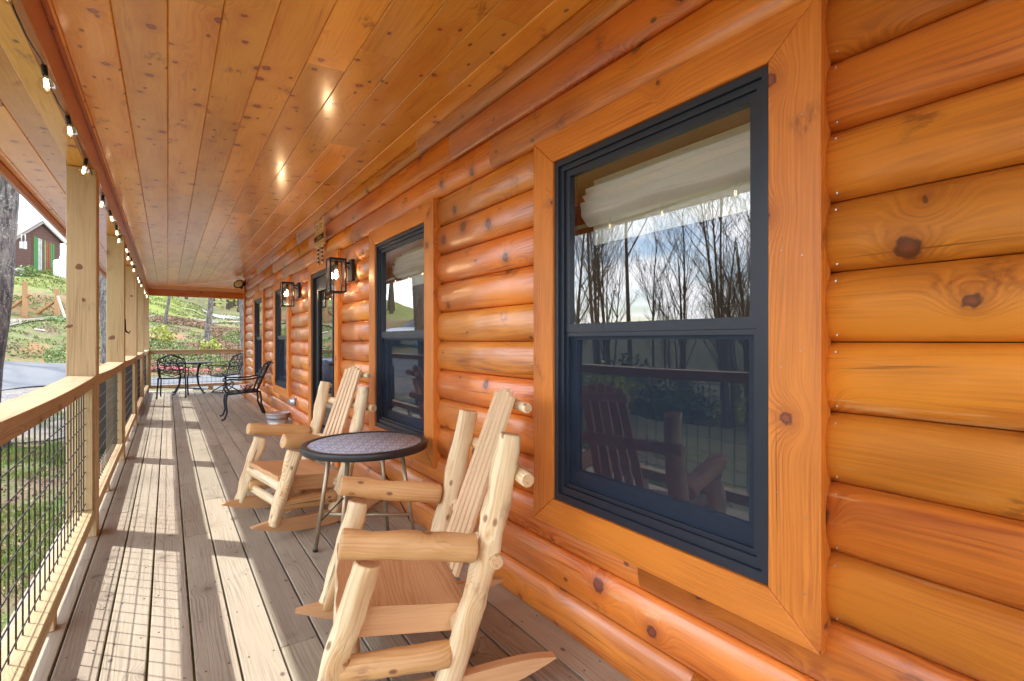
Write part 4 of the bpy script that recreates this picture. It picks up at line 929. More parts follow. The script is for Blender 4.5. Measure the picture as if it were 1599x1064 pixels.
# welcome sign
sg = empty('welcome_sign', (1.402, 5.80, 2.385)); sg.scale = (1,.92,.92); tag(sg, 'small wooden WELCOME sign with two striped tailed animals above the door', 'sign')
SGW = wood('sign_plank', (.72,.50,.30), (.55,.34,.17), (.1,.05,.02), grain=30, rough=.6); SGL = plain('cream_sign_paint', (.85,.74,.58), .6); SGD = plain('dark_sign_paint', (.05,.035,.03), .6)
box('plank', (-.03,-.20,-.075), (-.008,.20,.085), SGW, sg, axis=1, bevel=.003)
box('plank_edge', (-.034,-.205,.086), (-.006,.205,.096), SGL, sg, bevel=.001); box('plank_edge', (-.034,-.205,-.087), (-.006,.205,-.076), SGL, sg, bevel=.001)
tx = bpy.data.curves.new('lettering', 'FONT'); tx.body = 'WELCOME'; tx.align_x = 'CENTER'; tx.align_y = 'CENTER'; tx.size = .098; tx.extrude = .002
tmp = bpy.data.objects.new('tmp_text', tx); COL.objects.link(tmp); bpy.context.view_layer.update()
tme = bpy.data.meshes.new_from_object(tmp.evaluated_get(bpy.context.evaluated_depsgraph_get())); bpy.data.objects.remove(tmp)
to = link(bpy.data.objects.new('lettering', tme), sg); to.data.materials.clear(); to.data.materials.append(SGD); to.location = (-.0325, 0, .005); to.rotation_euler = (R(90), 0, R(-90))
for s in (-1, 1):
    y = s*.095
    bm = bmesh.new()
    hd = [(-.06,.0),(-.068,.05),(-.075,.135),(-.045,.098),(0,.108),(.045,.098),(.075,.135),(.068,.05),(.06,0)]
    for X, rev in ((-.026, 0), (-.01, 1)): pass
    A = [bm.verts.new((-.028, y+a, .097+b)) for a, b in hd]; B = [bm.verts.new((-.010, y+a, .097+b)) for a, b in hd]
    bm.faces.new(A); bm.faces.new(list(reversed(B)))
    for i in range(len(hd)): bm.faces.new((A[i], A[(i+1)%len(hd)], B[(i+1)%len(hd)], B[i]))
    bmesh.ops.recalc_face_normals(bm, faces=bm.faces); an = bmobj('animal', bm, SGL, sg)
    bm = bmesh.new()
    for e in (-1, 1): lathe(bm, [(.011,0),(.011,.002)], 10, M=Matrix.Translation((-.0285, y+e*.03, .16)) @ Matrix.Rotation(R(-90), 4, 'Y'))
    lathe(bm, [(.014,0),(.014,.002)], 10, M=Matrix.Translation((-.0285, y, .125)) @ Matrix.Rotation(R(-90), 4, 'Y')); bmobj('face_mark', bm, SGD, an)
    for k in range(9):
        z = -.090-k*.024; w_ = .016 if k > 2 else .034-.006*k
        box('tail_band', (-.026, y-w_+.006*math.sin(k*.6), z-.0235), (-.012, y+w_+.006*math.sin(k*.6), z), SGL if k % 2 == 0 else SGD, sg, bevel=.001)

# ------------------------------------------------------------------ string lights
sl_ = empty('string_lights', (BX, 0, BZ)); tag(sl_, 'string of clear globe bulbs looping along the porch beam', 'string lights')
by = [-.6, .1, .75, 1.45, 2.08, 2.72, 3.30, 3.98, 4.95, 5.45, 6.15, 6.62, 7.35, 7.95, 8.5, 9.2, 9.8, 10.45, 11.0, 11.7, 12.3, 12.9, 13.5, 14.2, 14.8]
bz = [(-.012 if i % 2 else -.005)-.01*random.random() for i in range(len(by))]
cpts = []; CX = -.012
for i, (y, z) in enumerate(zip(by, bz)):
    cpts.append((CX+.0, y, z+.004))
    if i+1 < len(by):
        y2, z2 = by[i+1], bz[i+1]
        for t in (.15,.3,.5,.7,.85): cpts.append((CX+.004*math.sin(i+t*5), y+(y2-y)*t, z+(z2-z)*t+.012-.05*math.sin(PI*t)*(1 if i % 3 else .4)))
bm = bmesh.new(); tube(bm, cpts, .0032, 6); bmobj('cable', bm, BLACK, sl_)
bm = bmesh.new(); lathe(bm, [(.008,-.040),(.0115,-.047),(.020,-.056),(.0262,-.070),(.0268,-.082),(.022,-.096),(.012,-.105),(.0001,-.107)], 20); glb = bpy.data.meshes.new('bulb'); bm.to_mesh(glb); bm.free(); glb.materials.append(BULBG)
bm = bmesh.new(); lathe(bm, [(.011,.006),(.0125,0),(.0125,-.030),(.010,-.042)], 14); skt = bpy.data.meshes.new('socket'); bm.to_mesh(skt); bm.free(); skt.materials.append(BLACK)
bm = bmesh.new(); 
for a in (0, PI/2): tube(bm, [(-.006*math.cos(a),-.006*math.sin(a),-.05), (-.008*math.cos(a),-.008*math.sin(a),-.085), (.008*math.cos(a),.008*math.sin(a),-.085), (.006*math.cos(a),.006*math.sin(a),-.05)], .0013, 5)
flm = bpy.data.meshes.new('filament'); bm.to_mesh(flm); bm.free(); flm.materials.append(FIL)
for y, z in zip(by, bz):
    b_ = link(bpy.data.objects.new('bulb', glb), sl_); b_.location = (CX, y, z); b_.rotation_euler = (R(random.uniform(-8,8)), R(random.uniform(-14,10)), 0)
    sk_ = link(bpy.data.objects.new('socket', skt), b_); sk_.scale = (.85,.85,.95); link(bpy.data.objects.new('filament', flm), b_)

# ------------------------------------------------------------------ trees
def grow(bm, p, d, L, r, lev, rr, kids=(5,4,3), low0=.45):
    n = 6 if lev == 0 else 4; pts = [p]; q = p.copy(); dd = d.copy(); rad = [r*(1.35 if lev == 0 else 1)]
    for i in range(n):
        dd = (dd+Vector((rr.uniform(-1,1), rr.uniform(-1,1), rr.uniform(-.3,.7)*(.3 if lev==0 else 1)))*(.035 if lev == 0 else .2)).normalized(); q = q+dd*L/n; pts.append(q.copy()); rad.append(max(.008, r*(1-.8*(i+1)/n)))
    tube(bm, pts, rad, [9,6,4,3][min(lev,3)], cap=False)
    if lev < 3:
        for _ in range(kids[lev]):
            t = rr.uniform(low0 if lev == 0 else .2, .98); i = min(n-1, int(t*n)); o = pts[i].lerp(pts[i+1], t*n-i)
            base = (pts[i+1]-pts[i]).normalized(); sd_ = Vector((rr.uniform(-1,1), rr.uniform(-1,1), 0)).normalized(); nd = (base*rr.uniform(.8,1.4)+sd_*rr.uniform(.45,.85)+Vector((0,0,.25))).normalized()
            grow(bm, o, nd, L*rr.uniform(.32,.5), max(.007, r*(1-.8*t)*.5), lev+1, rr, kids, low0)
variants = []
for s in range(7):
    rr_ = random.Random(50+s); bm = bmesh.new(); Hh = rr_.uniform(13, 17)
    grow(bm, Vector((0,0,-.3)), Vector((rr_.uniform(-.06,.06), rr_.uniform(-.06,.06), 1)).normalized(), Hh, rr_.uniform(.10,.20), 0, rr_, (12,5,4), rr_.choice([.2,.4,.55]))
    me = bpy.data.meshes.new('bare_tree'); bm.to_mesh(me); bm.free(); me.materials.append(BARK2); variants.append(me)
LEAFM = []
for nm, a, b in (('spring_leaf', (.20,.26,.03), (.42,.42,.07)), ('dark_leaf', (.025,.06,.015), (.08,.14,.03)), ('ivy_leaf', (.06,.14,.03), (.26,.36,.11))):
    m, t, p, o = newmat(nm); oi = N(t, 'ShaderNodeNewGeometry'); c = MIX(t, oi.outputs['Random Per Island'], a, b); t.links.new(c, p.inputs['Base Color']); p.inputs['Roughness'].default_value = .6; LEAFM.append(m)
def leafcloud(pts, size, mat, name, parent=None, up=.3):
    n = len(pts); P = np.asarray(pts, float); A = rng.normal(size=(n,3)); A /= np.linalg.norm(A,axis=1)[:,None]; Bv = rng.normal(size=(n,3)); Bv -= (Bv*A).sum(1)[:,None]*A; Bv /= np.linalg.norm(Bv,axis=1)[:,None]
    sz = size*rng.uniform(.6,1.3,(n,1)); V = np.concatenate([P-A*sz, P+Bv*sz*.55, P+A*sz, P-Bv*sz*.55], 1).reshape(-1,3)
    me = bpy.data.meshes.new(name); me.vertices.add(4*n); me.vertices.foreach_set('co', V.ravel()); me.loops.add(4*n); me.loops.foreach_set('vertex_index', np.arange(4*n)); me.polygons.add(n); me.polygons.foreach_set('loop_start', np.arange(0,4*n,4)); me.polygons.foreach_set('loop_total', np.full(n,4)); me.update(); me.materials.append(mat)
    return link(bpy.data.objects.new(name, me), parent)
def tree_at(x, y, v, rz, s, label, group=None, name='bare_tree'):
    o = bpy.data.objects.new(name, variants[v]); COL.objects.link(o); o.location = (x, y, hz1(x,y)); o.rotation_euler = (0,0,rz); o.scale = (s,s,s*1.0); tag(o, label, 'tree', group); return o
rt = random.Random(5); cnt = 0
while cnt < 62:
    a = rt.uniform(-70, -27); r = rt.uniform(26, 75)
    x, y = pol(a, r); tree_at(x, y, rt.randrange(7), rt.uniform(0,6.3), rt.uniform(.75,1.2), 'bare spring tree in the grove mirrored in the big window', 'bare trees mirrored in the windows'); cnt += 1
for i in range(60):   # woods far down the end view
    a = rt.uniform(-1, 12); r = rt.uniform(64, 115); x, y = pol(a, r); tree_at(x, y, rt.randrange(7), rt.uniform(0,6.3), rt.uniform(.9,1.3), 'bare tree in the woods beyond the far road', 'bare trees beyond the far road')
for i in range(10):
    a = rt.uniform(-24, -17); r = rt.uniform(24, 60); x, y = pol(a, r); tree_at(x, y, rt.randrange(7), rt.uniform(0,6.3), rt.uniform(.7,1.1), 'bare tree on the slope mirrored in the second window', 'bare trees mirrored in the second window')
def big_trunk(base, top, r0, r1, name, label, mat=BARK, seed=3):
    rr_ = random.Random(seed); e = empty(name, base); tag(e, label, 'tree'); b = Vector(base); tp = Vector(top)-b
    bm = bmesh.new(); pts = [Vector((0,0,-.4))]+[tp*t+Vector((.06*math.sin(t*9+seed), .06*math.cos(t*7), 0)) for t in np.linspace(0.01, 1, 16)]; rad = [r0*1.5]+[r0*(1.25 if t < .06 else 1)+(r1-r0)*t for t in np.linspace(0,1,16)]
    tube(bm, pts, rad, 18, wob=.10, seed=seed); bmobj('trunk', bm, mat, e)
    bm = bmesh.new()
    for i in range(9):
        t = rr_.uniform(.6, 1.0); grow(bm, tp*t, Vector((rr_.uniform(-1,1), rr_.uniform(-1,1), .8)).normalized(), rr_.uniform(2,4), r1*.45, 1, rr_, (0,5,3))
    bmobj('crown', bm, BARK2, e); return e
b0 = at(-42, 728, 8.4); b0 = (b0[0], b0[1], hz1(b0[0], b0[1])); t0 = Vector(b0)+(Vector(at(-16, 285, 8.4))-Vector((*b0[:2], b0[2])))*2.3
big_trunk(b0, t0, .36, .26, 'oak_tree', 'thick grey barked tree trunk at the left edge beside the lawn', seed=4)
for (px, py, ptx, pty, z, r0, lb_, sd_) in ((163, 560, 163, 420, 21, .16, 'slim grey tree on the bank seen between the first two posts', 8),
        (259, 516, 264, 455, 30, .085, 'slender leaning tree on the leafy bank beyond the end railing', 11),
        (322, 528, 328, 455, 27, .15, 'sturdy grey tree on the leafy bank in the middle of the end view', 12),
        (376, 585, 377, 455, 20, .10, 'grey tree just beside the far corner of the cabin', 13)):
    b = at(px, py, z); b = (b[0], b[1], hz1(b[0], b[1])-.1); tt = at(ptx, pty, z); tp = Vector(b)+(Vector(tt)-Vector(b))*3.2
    big_trunk(b, tp, r0, r0*.6, 'young_tree', lb_, seed=sd_)

# ground cover
def scatter(n, a0, a1, r0, r1, keep=None):
    a = np.radians(rng.uniform(a0, a1, n)); r = np.sqrt(rng.uniform(r0**2, r1**2, n)); x, y = r*np.sin(a), r*np.cos(a)
    return x, y
def field(x, y, s, seed): return np.sin(x*s+seed)*np.sin(y*s*1.3+seed*2)+.6*np.sin(x*s*2.3+y*s*1.9+seed)
x, y = scatter(26000, -8.5, 7, 26, 36); m = field(x, y, .45, 1.7) > .35; x, y = x[m], y[m]
tag(leafcloud(np.stack([x, y, hz(x,y)+rng.uniform(.02,.16,len(x))], 1), .05, LEAFM[2], 'ground_ivy'), 'green ivy patches covering the bank beyond the end railing', 'ground cover', kind='stuff')
x, y = scatter(50000, -3.2, 9, 25.5, 38)
LL = newmat('fallen_leaf'); t_ = LL[1]; gi = N(t_, 'ShaderNodeNewGeometry'); t_.links.new(MIX(t_, gi.outputs['Random Per Island'], (.10,.055,.03), (.48,.34,.22)), LL[2].inputs['Base Color']); LL[2].inputs['Roughness'].default_value = .9
m = (field(x, y, .4, 4.2) > -.45); x, y = x[m], y[m]; tag(leafcloud(np.stack([x, y, hz(x,y)+rng.uniform(.01,.08,len(x))], 1), .07, LL[0], 'leaf_litter'), 'brown fallen leaves lying over the bank', 'leaf litter', kind='stuff')
x, y = scatter(14000, -40, 2, 3.5, 14); m = x < -.9; x, y = x[m], y[m]
tag(leafcloud(np.stack([x, y, hz(x,y)+.012], 1), .022, LL[0], 'fallen_leaves'), 'small dry leaves and clay bits strewn on the lawn beside the porch', 'leaf litter', kind='stuff')
x, y = scatter(9000, -1, 14, 66, 120); hh_ = rng.uniform(.5, 9, len(x)); m = field(x, y, .12, 3.1) > -.2; x, y, hh_ = x[m], y[m], hh_[m]
tag(leafcloud(np.stack([x, y, hz(x,y)+hh_], 1), .24, LEAFM[0], 'woodland_foliage'), 'sparse yellow green spring foliage in the woods beyond the far road', 'foliage', kind='stuff')
# grass blades on the near lawn
x, y = scatter(120000, -38, 0, 2.5, 15); m = (x < -.7) & (field(x, y, 1.1, 2.2)+.5*field(x,y,3.1,.4) > -.15); x, y = x[m], y[m]; n = len(x)
GR = newmat('grass_blade'); t_ = GR[1]; gi = N(t_, 'ShaderNodeNewGeometry'); t_.links.new(MIX(t_, gi.outputs['Random Per Island'], (.09,.17,.02), (.30,.38,.06)), GR[2].inputs['Base Color']); GR[2].inputs['Roughness'].default_value = .7
z = hz(x, y); hgt = rng.uniform(.03,.085,n); th = rng.uniform(0, 2*PI, n); w_ = .0045; lx, ly = rng.normal(0,.02,n), rng.normal(0,.02,n)
Vb = np.stack([np.stack([x-w_*np.cos(th), y-w_*np.sin(th), z-.005],1), np.stack([x+w_*np.cos(th), y+w_*np.sin(th), z-.005],1), np.stack([x+lx, y+ly, z+hgt],1)], 1).reshape(-1,3)
me = bpy.data.meshes.new('lawn_grass'); me.vertices.add(3*n); me.vertices.foreach_set('co', Vb.ravel()); me.loops.add(3*n); me.loops.foreach_set('vertex_index', np.arange(3*n)); me.polygons.add(n); me.polygons.foreach_set('loop_start', np.arange(0,3*n,3)); me.polygons.foreach_set('loop_total', np.full(n,3)); me.update(); me.materials.append(GR[0])
tag(link(bpy.data.objects.new('lawn_grass', me)), 'patchy green grass on the lawn below the porch railing', 'grass', kind='stuff')
x, y = scatter(60000, -15, 9, 25.8, 62); m = field(x, y, .7, 3.3)+.6*field(x,y,2.2,1.1) > -.2; x, y = x[m], y[m]
TF = newmat('grass_tuft'); t_ = TF[1]; gi = N(t_, 'ShaderNodeNewGeometry'); t_.links.new(MIX(t_, gi.outputs['Random Per Island'], (.05,.085,.015), (.20,.21,.06)), TF[2].inputs['Base Color']); TF[2].inputs['Roughness'].default_value = .9
tag(leafcloud(np.stack([x, y, hz(x,y)+rng.uniform(.0,.08,len(x))], 1), .05, TF[0], 'bank_grass'), 'tufty green and straw coloured grass over the slopes beyond the driveway', 'grass', kind='stuff')
# understory bushes in the grove for the mirror view
for i in range(26):
    a = rt.uniform(-68, -27); r = rt.uniform(22, 60); x, y = pol(a, r); s = rt.uniform(1.2, 2.6); n = 900
    d = rng.normal(size=(n,3)); d /= np.linalg.norm(d,axis=1)[:,None]; pts = d*rng.uniform(.4,1,(n,1))*[s, s, s*.8]+[0,0,s*.55]
    o = leafcloud(pts, .16, LEAFM[1] if i % 3 else LEAFM[0], 'evergreen_shrub'); o.location = (x, y, hz1(x,y)); tag(o, 'leafy shrub under the bare trees of the mirrored grove', 'shrub', 'shrubs in the mirrored grove')

# ------------------------------------------------------------------ barn and the things round it
WALLB = plain('maroon_barn_siding', (.115,.055,.045), .75, var=.25, nscale=4)
_t = WALLB.node_tree; _p = [n for n in _t.nodes if n.type == 'BSDF_PRINCIPLED'][0]; _tc = N(_t,'ShaderNodeTexCoord'); _s = N(_t,'ShaderNodeSeparateXYZ'); _t.links.new(_tc.outputs['Object'], _s.inputs[0])
_c = _p.inputs['Base Color'].links[0].from_socket; _t.links.new(MIX(_t, RAMP(_t, M_(_t,'FRACT',M_(_t,'DIVIDE',_s.outputs[2],.26)), .90, .96), _c, (.045,.02,.018)), _p.inputs['Base Color'])
bL, bR = Vector(at(14, 421, 38.5)), Vector(at(94, 424, 41.5)); gb = min(bL.z, bR.z)-.4
fx_ = (bR-bL); fx_.z = 0; wB = fx_.length; fx_.normalize(); fn = Vector((-fx_.y, fx_.x, 0)); 
if fn.dot(bL) < 0: fn = -fn     # away from the camera
barn = empty('barn', bL.lerp(bR, .5)); barn.location.z = gb; tag(barn, 'maroon barn with a patchwork green white and red door and a white ribbed roof', 'barn')
def bp(s, d, z): # s along front metres from the middle, d depth behind, z above base
    return fx_*s+fn*d+Vector((0,0,z))
hwB = wB/2; zt = lambda px, py, zz: at(px, py, zz)[2]-gb
eave = zt(94, 376, 41.5); apex = zt(64, 346, 40.2); sA = (64-14)/(94-14)*wB-hwB
def wallpoly(name, pts, mat, th=.15, parent=barn):
    bm = bmesh.new(); A = [bm.verts.new(bp(s, 0, z)) for s, z in pts]; B = [bm.verts.new(bp(s, th, z)) for s, z in pts]
    bm.faces.new(A); bm.faces.new(list(reversed(B)))
    for i in range(len(pts)): bm.faces.new((A[i], A[(i+1)%len(pts)], B[(i+1)%len(pts)], B[i]))
    bmesh.ops.recalc_face_normals(bm, faces=bm.faces); return bmobj(name, bm, mat, parent)
eL = apex-(apex-eave)*(sA+hwB)/(hwB-sA)
wallpoly('wall', [(-hwB,0),(hwB,0),(hwB,eave),(sA,apex),(-hwB,max(eL,2.2))], WALLB)
def quadslab(name, pts, mat, th=.08, parent=barn):
    bm = bmesh.new(); A = [bm.verts.new(p) for p in pts]; B = [bm.verts.new(p+Vector((0,0,th))) for p in pts]; bm.faces.new(list(reversed(A))); bm.faces.new(B)
    for i in range(4): bm.faces.new((A[i], A[(i+1)%4], B[(i+1)%4], B[i]))
    bmesh.ops.recalc_face_normals(bm, faces=bm.faces); return bmobj(name, bm, mat, parent)
TRW = plain('weathered_rake_board', (.30,.26,.24), .7)
ROOFD = plain('dark_barn_roof', (.06,.035,.035), .6); WHT = plain('white_metal_roofing', (.55,.55,.57), .45); REDF = plain('red_fascia', (.28,.05,.05), .6)
quadslab('roof', [bp(sA,-.2,apex+.02), bp(hwB+.25,-.2,eave-.18), bp(hwB+.25,6,eave-.18), bp(sA,6,apex+.02)], ROOFD)
quadslab('roof', [bp(-hwB-.3,-.2,eL-.10), bp(sA-.01,-.2,apex+.02), bp(sA-.01,6,apex+.02), bp(-hwB-.3,6,eL-.10)], ROOFD)
quadslab('rake_board', [bp(sA,-.26,apex-.14), bp(hwB+.27,-.26,eave-.34), bp(hwB+.27,-.205,eave-.34), bp(sA,-.205,apex-.14)], TRW, .17)
quadslab('rake_board', [bp(-hwB-.32,-.26,eL-.26), bp(sA-.01,-.26,apex-.14), bp(sA-.01,-.205,apex-.14), bp(-hwB-.32,-.205,eL-.26)], TRW, .17)
quadslab('side_wall', [bp(hwB-.15,.16,0), bp(hwB,.16,0), bp(hwB,6,0), bp(hwB-.15,6,0)], WALLB, eave-.2)
# main house roof behind, ribbed white
r0z, r1z = zt(40, 351, 46), zt(40, 322, 52)
rf = quadslab('roof', [bp(-6.5,5.6,r0z), bp(sA+.4,5.6,r0z), bp(sA+1.6,11.5,r1z), bp(-6.5,11.5,r1z)], WHT, .05)
for i in range(18):
    s = -6.4+i*.5
    if s < sA+.3: quadslab('rib', [bp(s,5.55,r0z+.06), bp(s+.07,5.55,r0z+.06), bp(s+.07+.5,11.5,r1z+.06), bp(s+.5,11.5,r1z+.06)], plain('roof_rib', (.45,.46,.50), .5) if i == 0 else bpy.data.materials['roof_rib'], .05, rf)
quadslab('fascia_board', [bp(-6.5,5.5,r0z-.25), bp(sA+.3,5.5,r0z-.25), bp(sA+.3,5.58,r0z-.25), bp(-6.5,5.58,r0z-.25)], REDF, .24)
quadslab('rear_wall', [bp(-6.3,6.0,0), bp(sA+.3,6.0,0), bp(sA+.3,6.2,0), bp(-6.3,6.2,0)], plain('dark_wall', (.06,.05,.05), .8), r0z-.3)
tubes('flue_pipe', [([bp((33-14)/80*wB-hwB-.2, 5.0, r0z-.6), bp((33-14)/80*wB-hwB-.2, 5.0, zt(33,328,46))], .09)], plain('flue_metal', (.12,.11,.11), .5), barn, 10)
# door of weathered boards
GRN = plain('green_door_board', (.05,.20,.05), .6); WTH = plain('weathered_white_board', (.42,.42,.40), .8, var=.5, nscale=4); RST = plain('rusty_red_board', (.26,.07,.04), .8, var=.4, nscale=4); OLV = plain('olive_board', (.20,.22,.10), .8, var=.4, nscale=4); BRN = plain('brown_board', (.12,.07,.05), .8, var=.4, nscale=4)
ds0, ds1 = (50.6-14)/80*wB-hwB, (83.5-14)/80*wB-hwB; dz1 = zt(52, 370, 40)
cols = [GRN,GRN,WTH,WTH,BRN,OLV,RST,RST,GRN,GRN]; dw = (ds1-ds0)/len(cols)
dr = wallpoly('door', [(ds0-.08,.35),(ds1+.08,.35),(ds1+.08,dz1+.02-.35),(ds0-.08,dz1+.12)], BRN, .01); dr.location = -fn*.03
for i, cm in enumerate(cols):
    s0 = ds0+i*dw+.01; s1 = s0+dw-.02; z1_ = dz1-.40*(i/len(cols))
    b_ = wallpoly('board', [(s0,.4),(s1,.4),(s1,z1_-.03),(s0,z1_)], cm, .03, dr); b_.location = -fn*.04
tk = empty('propane_tank', at(98, 424, 39)); tk.location.z = hz1(tk.location.x, tk.location.y)-.1; tag(tk, 'white upright propane tank beside the barn', 'tank')
hT = at(98, 407, 39)[2]-tk.location.z
bm = bmesh.new(); lathe(bm, [(.50,.05),(.56,.12),(.56,hT-.15),(.50,hT-.02),(.30,hT+.06),(.0001,hT+.08)], 28); bmobj('tank_body', bm, plain('white_tank_paint', (.78,.78,.76), .35), tk)
bm = bmesh.new(); lathe(bm, [(.20,hT+.04),(.20,hT+.28),(.12,hT+.34),(.0001,hT+.35)], 20); bmobj('cap', bm, bpy.data.materials['white_tank_paint'], tk)
em = empty('meter_box', Vector(at(36, 382, 37.6))); tag(em, 'white electric meter boxes with two conduits on the barn wall', 'meter')
em.scale = (.55,.55,.55)
MB = plain('grey_meter_paint', (.6,.62,.64), .4)
box('box', (-.35,-.1,-.55), (.02,.08,.35), MB, em, bevel=.02); box('box', (.06,-.1,-.6), (.38,.08,.42), MB, em, bevel=.02)
tubes('conduit', [([(-.15,0,.35),(-.15,0,1.35)], .06), ([(.22,0,.42),(.22,0,1.35)], .06)], MB, em, 8)
def bush(px, py, z, s, n, mat, label, h=.8):
    p = Vector(at(px, py, z)); e = empty('shrub', (p.x, p.y, hz1(p.x, p.y))); tag(e, label, 'shrub')
    d = rng.normal(size=(n,3)); d /= np.linalg.norm(d,axis=1)[:,None]; pts = d*rng.uniform(.45,1,(n,1))**.6*[s,s,s*h]*(1+.25*np.sin(d[:,:1]*7)) + [0,0,s*h*.6]; leafcloud(pts, s*.13, mat, 'foliage', e)
    tubes('stems', [([(0,0,-.1),(s*.4*math.cos(a),s*.4*math.sin(a),s*h)], .03) for a in (0,2,4)], BARK2, e, 5); return e
bush(45, 420, 37, .62, 500, LEAFM[2], 'bright green shrub in front of the barn door')
rk = bmesh.new(); bmesh.ops.create_icosphere(rk, subdivisions=3, radius=.6)
for v in rk.verts: v.co *= 1+.18*math.sin(v.co.x*6+1)*math.cos(v.co.y*5)+.1*math.sin(v.co.z*9); v.co.z *= .6
p = Vector(at(30, 418, 37)); o = bmobj('boulder', rk, plain('grey_rock', (.24,.22,.20), .9, nscale=3, bump=.5), None, True); o.location = (p.x, p.y, hz1(p.x,p.y)+.2); tag(o, 'grey boulder in the grass by the barn corner', 'boulder')
# fence posts with braces
PW = plain('raw_orange_lumber', (.42,.24,.11), .8, var=.25, nscale=6)
for (px, top, bot, z, br, lb_) in ((39, 440, 494, 27, -1, 'left braced timber post on the clay slope'), (89, 451, 497, 27.5, -1, 'braced timber post on the clay slope nearer the porch post')):
    p = Vector(at(px, bot, z)); q = Vector(at(px, top, z)); e = empty('fence_post', (p.x, p.y, hz1(p.x,p.y)-.1)); tag(e, lb_, 'fence post', 'braced timber posts on the slope'); hh = q.z-e.location.z
    box('post', (-.10,-.10,0), (.10,.10,hh), PW, e, bevel=.01)
    b_ = box('brace', (-.05,-.09,0), (.05,.09,hh*.95), PW, e, bevel=.01); b_.rotation_euler = (0, R(-55) if br < 0 else R(40), R(28)); b_.location = (-.98,.5,.05) if br < 0 else (.7,-.3,.0)
    b_.rotation_euler = (0, R(52), R(-28)); b_.location = (-1.15*.88, .62*.88, .12)
p = Vector(at(103, 498, 26.5)); e = empty('pale_plank', (p.x, p.y, hz1(p.x,p.y)-.05)); tag(e, 'pale plank leaning by the braced post on the clay slope', 'plank')
o = box('plank', (-.05,-.03,0), (.05,.03,1.35), plain('pale_lumber', (.6,.55,.5), .7), e); o.rotation_euler = (0, R(-17), R(-28))
p = Vector(at(62, 518, 23.2)); o = box('white_stick', (-.25,-.03,0), (.25,.03,.04), plain('white_lath', (.75,.72,.68), .7)); o.location = (p.x, p.y, hz1(p.x,p.y)+.05); o.rotation_euler = (0, R(8), R(-40)); tag(o, 'short white lath lying on the grassy bank', 'lath')
# red edging at the drive
V = []; F = []; nn_ = 50
for i in range(nn_+1):
    a = -4.5+9.5*i/nn_; x, y = pol(a, 26.6); zz = hz1(x, y)
    for dr_, dz in ((0,0),(0,.12),(.3,.16),(.36,.0)): xx, yy = pol(a, 26.6+dr_); V.append((xx, yy, zz+dz+.02*math.sin(i*1.3)))
for i in range(nn_):
    for k in range(3): F.append((i*4+k, i*4+k+1, (i+1)*4+k+1, (i+1)*4+k))
o = pydata('red_edging', V, F, plain('red_pink_edging', (.50,.10,.12), .7, var=.3, nscale=2), smooth=True); tag(o, 'long low red strip edging the driveway beyond the end railing', 'edging')
# yellow-green bushes at the bank
bush(330, 520, 26, .55, 420, LEAFM[0], 'small yellow green shrub at the foot of the sturdy tree')
bush(248, 520, 26, .7, 420, LEAFM[0], 'yellow green shrub at the left of the leafy bank')
# blue tarp beside the porch
tp = empty('tarp_stack', (-.98, 13.3, hz1(-1.0, 13.3))); tag(tp, 'blue tarp draped over a stack beside the porch, seen through the railing grid', 'tarp')
bm = bmesh.new(); bmesh.ops.create_grid(bm, x_segments=10, y_segments=60, size=1)
for v in bm.verts:
    s, t = v.co.x, v.co.y; X = s*.26; Z = 1.22; 
    if abs(s) > .6: X = math.copysign(.16+.10*0+.02*math.sin(t*40), s); Z = 1.22-(abs(s)-.6)/.4*1.15; X = math.copysign(.19+.03*math.sin(t*31)*(abs(s)-.6)/.4, s)
    v.co = Vector((X, t*2.6, Z+.02*math.sin(t*23)))
o = bmobj('tarp', bm, plain('blue_tarp', (.05,.09,.28), .4, var=.35, nscale=3), tp, True)
box('stack', (-.15,-2.5,0), (.15,2.5,1.18), BARK2, tp)

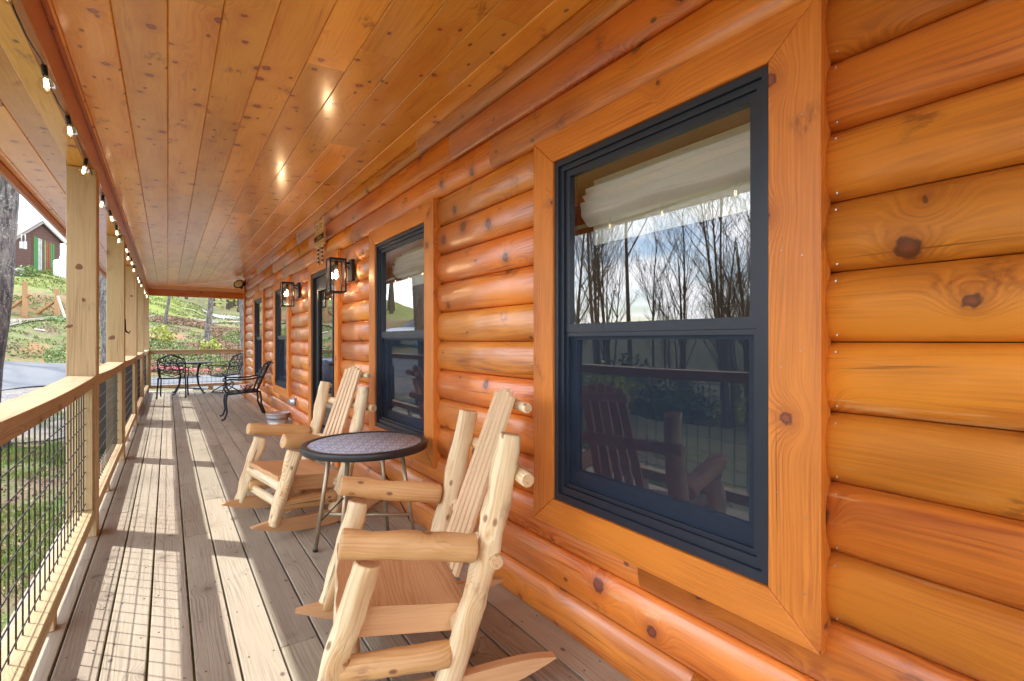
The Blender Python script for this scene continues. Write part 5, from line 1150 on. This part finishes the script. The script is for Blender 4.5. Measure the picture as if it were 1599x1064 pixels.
# ------------------------------------------------------------------ parked car mirrored in the second window
def car(loc, rz, label, col):
    c = empty('parked_car', (loc[0], loc[1], hz1(*loc)+.02), rz); tag(c, label, 'car')
    secs = [(-2.25,.45,.80),(-2.15,.35,.95),(-1.5,.28,1.02),(-.9,.25,1.05),(.9,.25,1.02),(1.6,.28,.95),(2.1,.35,.80),(2.3,.42,.65)]
    bm = bmesh.new(); rings = []
    for x, z0, z1 in secs:
        w = .88-.10*(abs(x)/2.3)**4; rings.append([bm.verts.new(v) for v in ((x,-w*.96,z0),(x,-w,z0+.2),(x,-w,z1-.12),(x,-w*.88,z1),(x,w*.88,z1),(x,w,z1-.12),(x,w,z0+.2),(x,w*.96,z0))])
    for i in range(len(rings)-1):
        for j in range(8): bm.faces.new((rings[i][j], rings[i][(j+1)%8], rings[i+1][(j+1)%8], rings[i+1][j]))
    bm.faces.new(rings[0]); bm.faces.new(list(reversed(rings[-1]))); bmesh.ops.recalc_face_normals(bm, faces=bm.faces)
    paint = plain('car_paint_'+label.split()[0], col, .25, metal=.3, coat=1); bd = bmobj('body', bm, paint, c, True)
    gsecs = [(-1.85,1.0,.78),(-1.45,1.42,.66),(-.6,1.56,.64),(.3,1.54,.64),(1.15,1.0,.76)]
    bm = bmesh.new(); rings = [[bm.verts.new(v) for v in ((x,-.78,.98),(x,-w,z),(x,w,z),(x,.78,.98))] for x, z, w in gsecs]
    for i in range(4):
        for j in range(3): bm.faces.new((rings[i][j], rings[i][j+1], rings[i+1][j+1], rings[i+1][j]))
    bmesh.ops.recalc_face_normals(bm, faces=bm.faces); bmobj('windows', bm, plain('tinted_car_glass', (.02,.05,.08), .05, coat=1), c, True)
    box('roof_panel', (-1.4,-.60,1.545), (.3,.60,1.575), paint, c, bevel=.01)
    for x in (-1.4, 1.4):
        for s in (-1, 1):
            bm = bmesh.new(); lathe(bm, [(.20,-.1),(.33,-.1),(.34,-.06),(.34,.06),(.33,.1),(.20,.1)], 24, M=Matrix.Translation((x, s*.80, .34)) @ Matrix.Rotation(R(90), 4, 'X')); wh = bmobj('wheel', bm, plain('tyre_rubber', (.02,.02,.02), .8) if 'tyre_rubber' not in bpy.data.materials else bpy.data.materials['tyre_rubber'], c)
    return c
car((-9.2, 27.6), R(20), 'pale parked car mirrored at the left of the second window', (.55,.60,.66))
car((-10.6, 26.0), R(20), 'blue parked car mirrored beside the pale one in the second window', (.02,.16,.30))
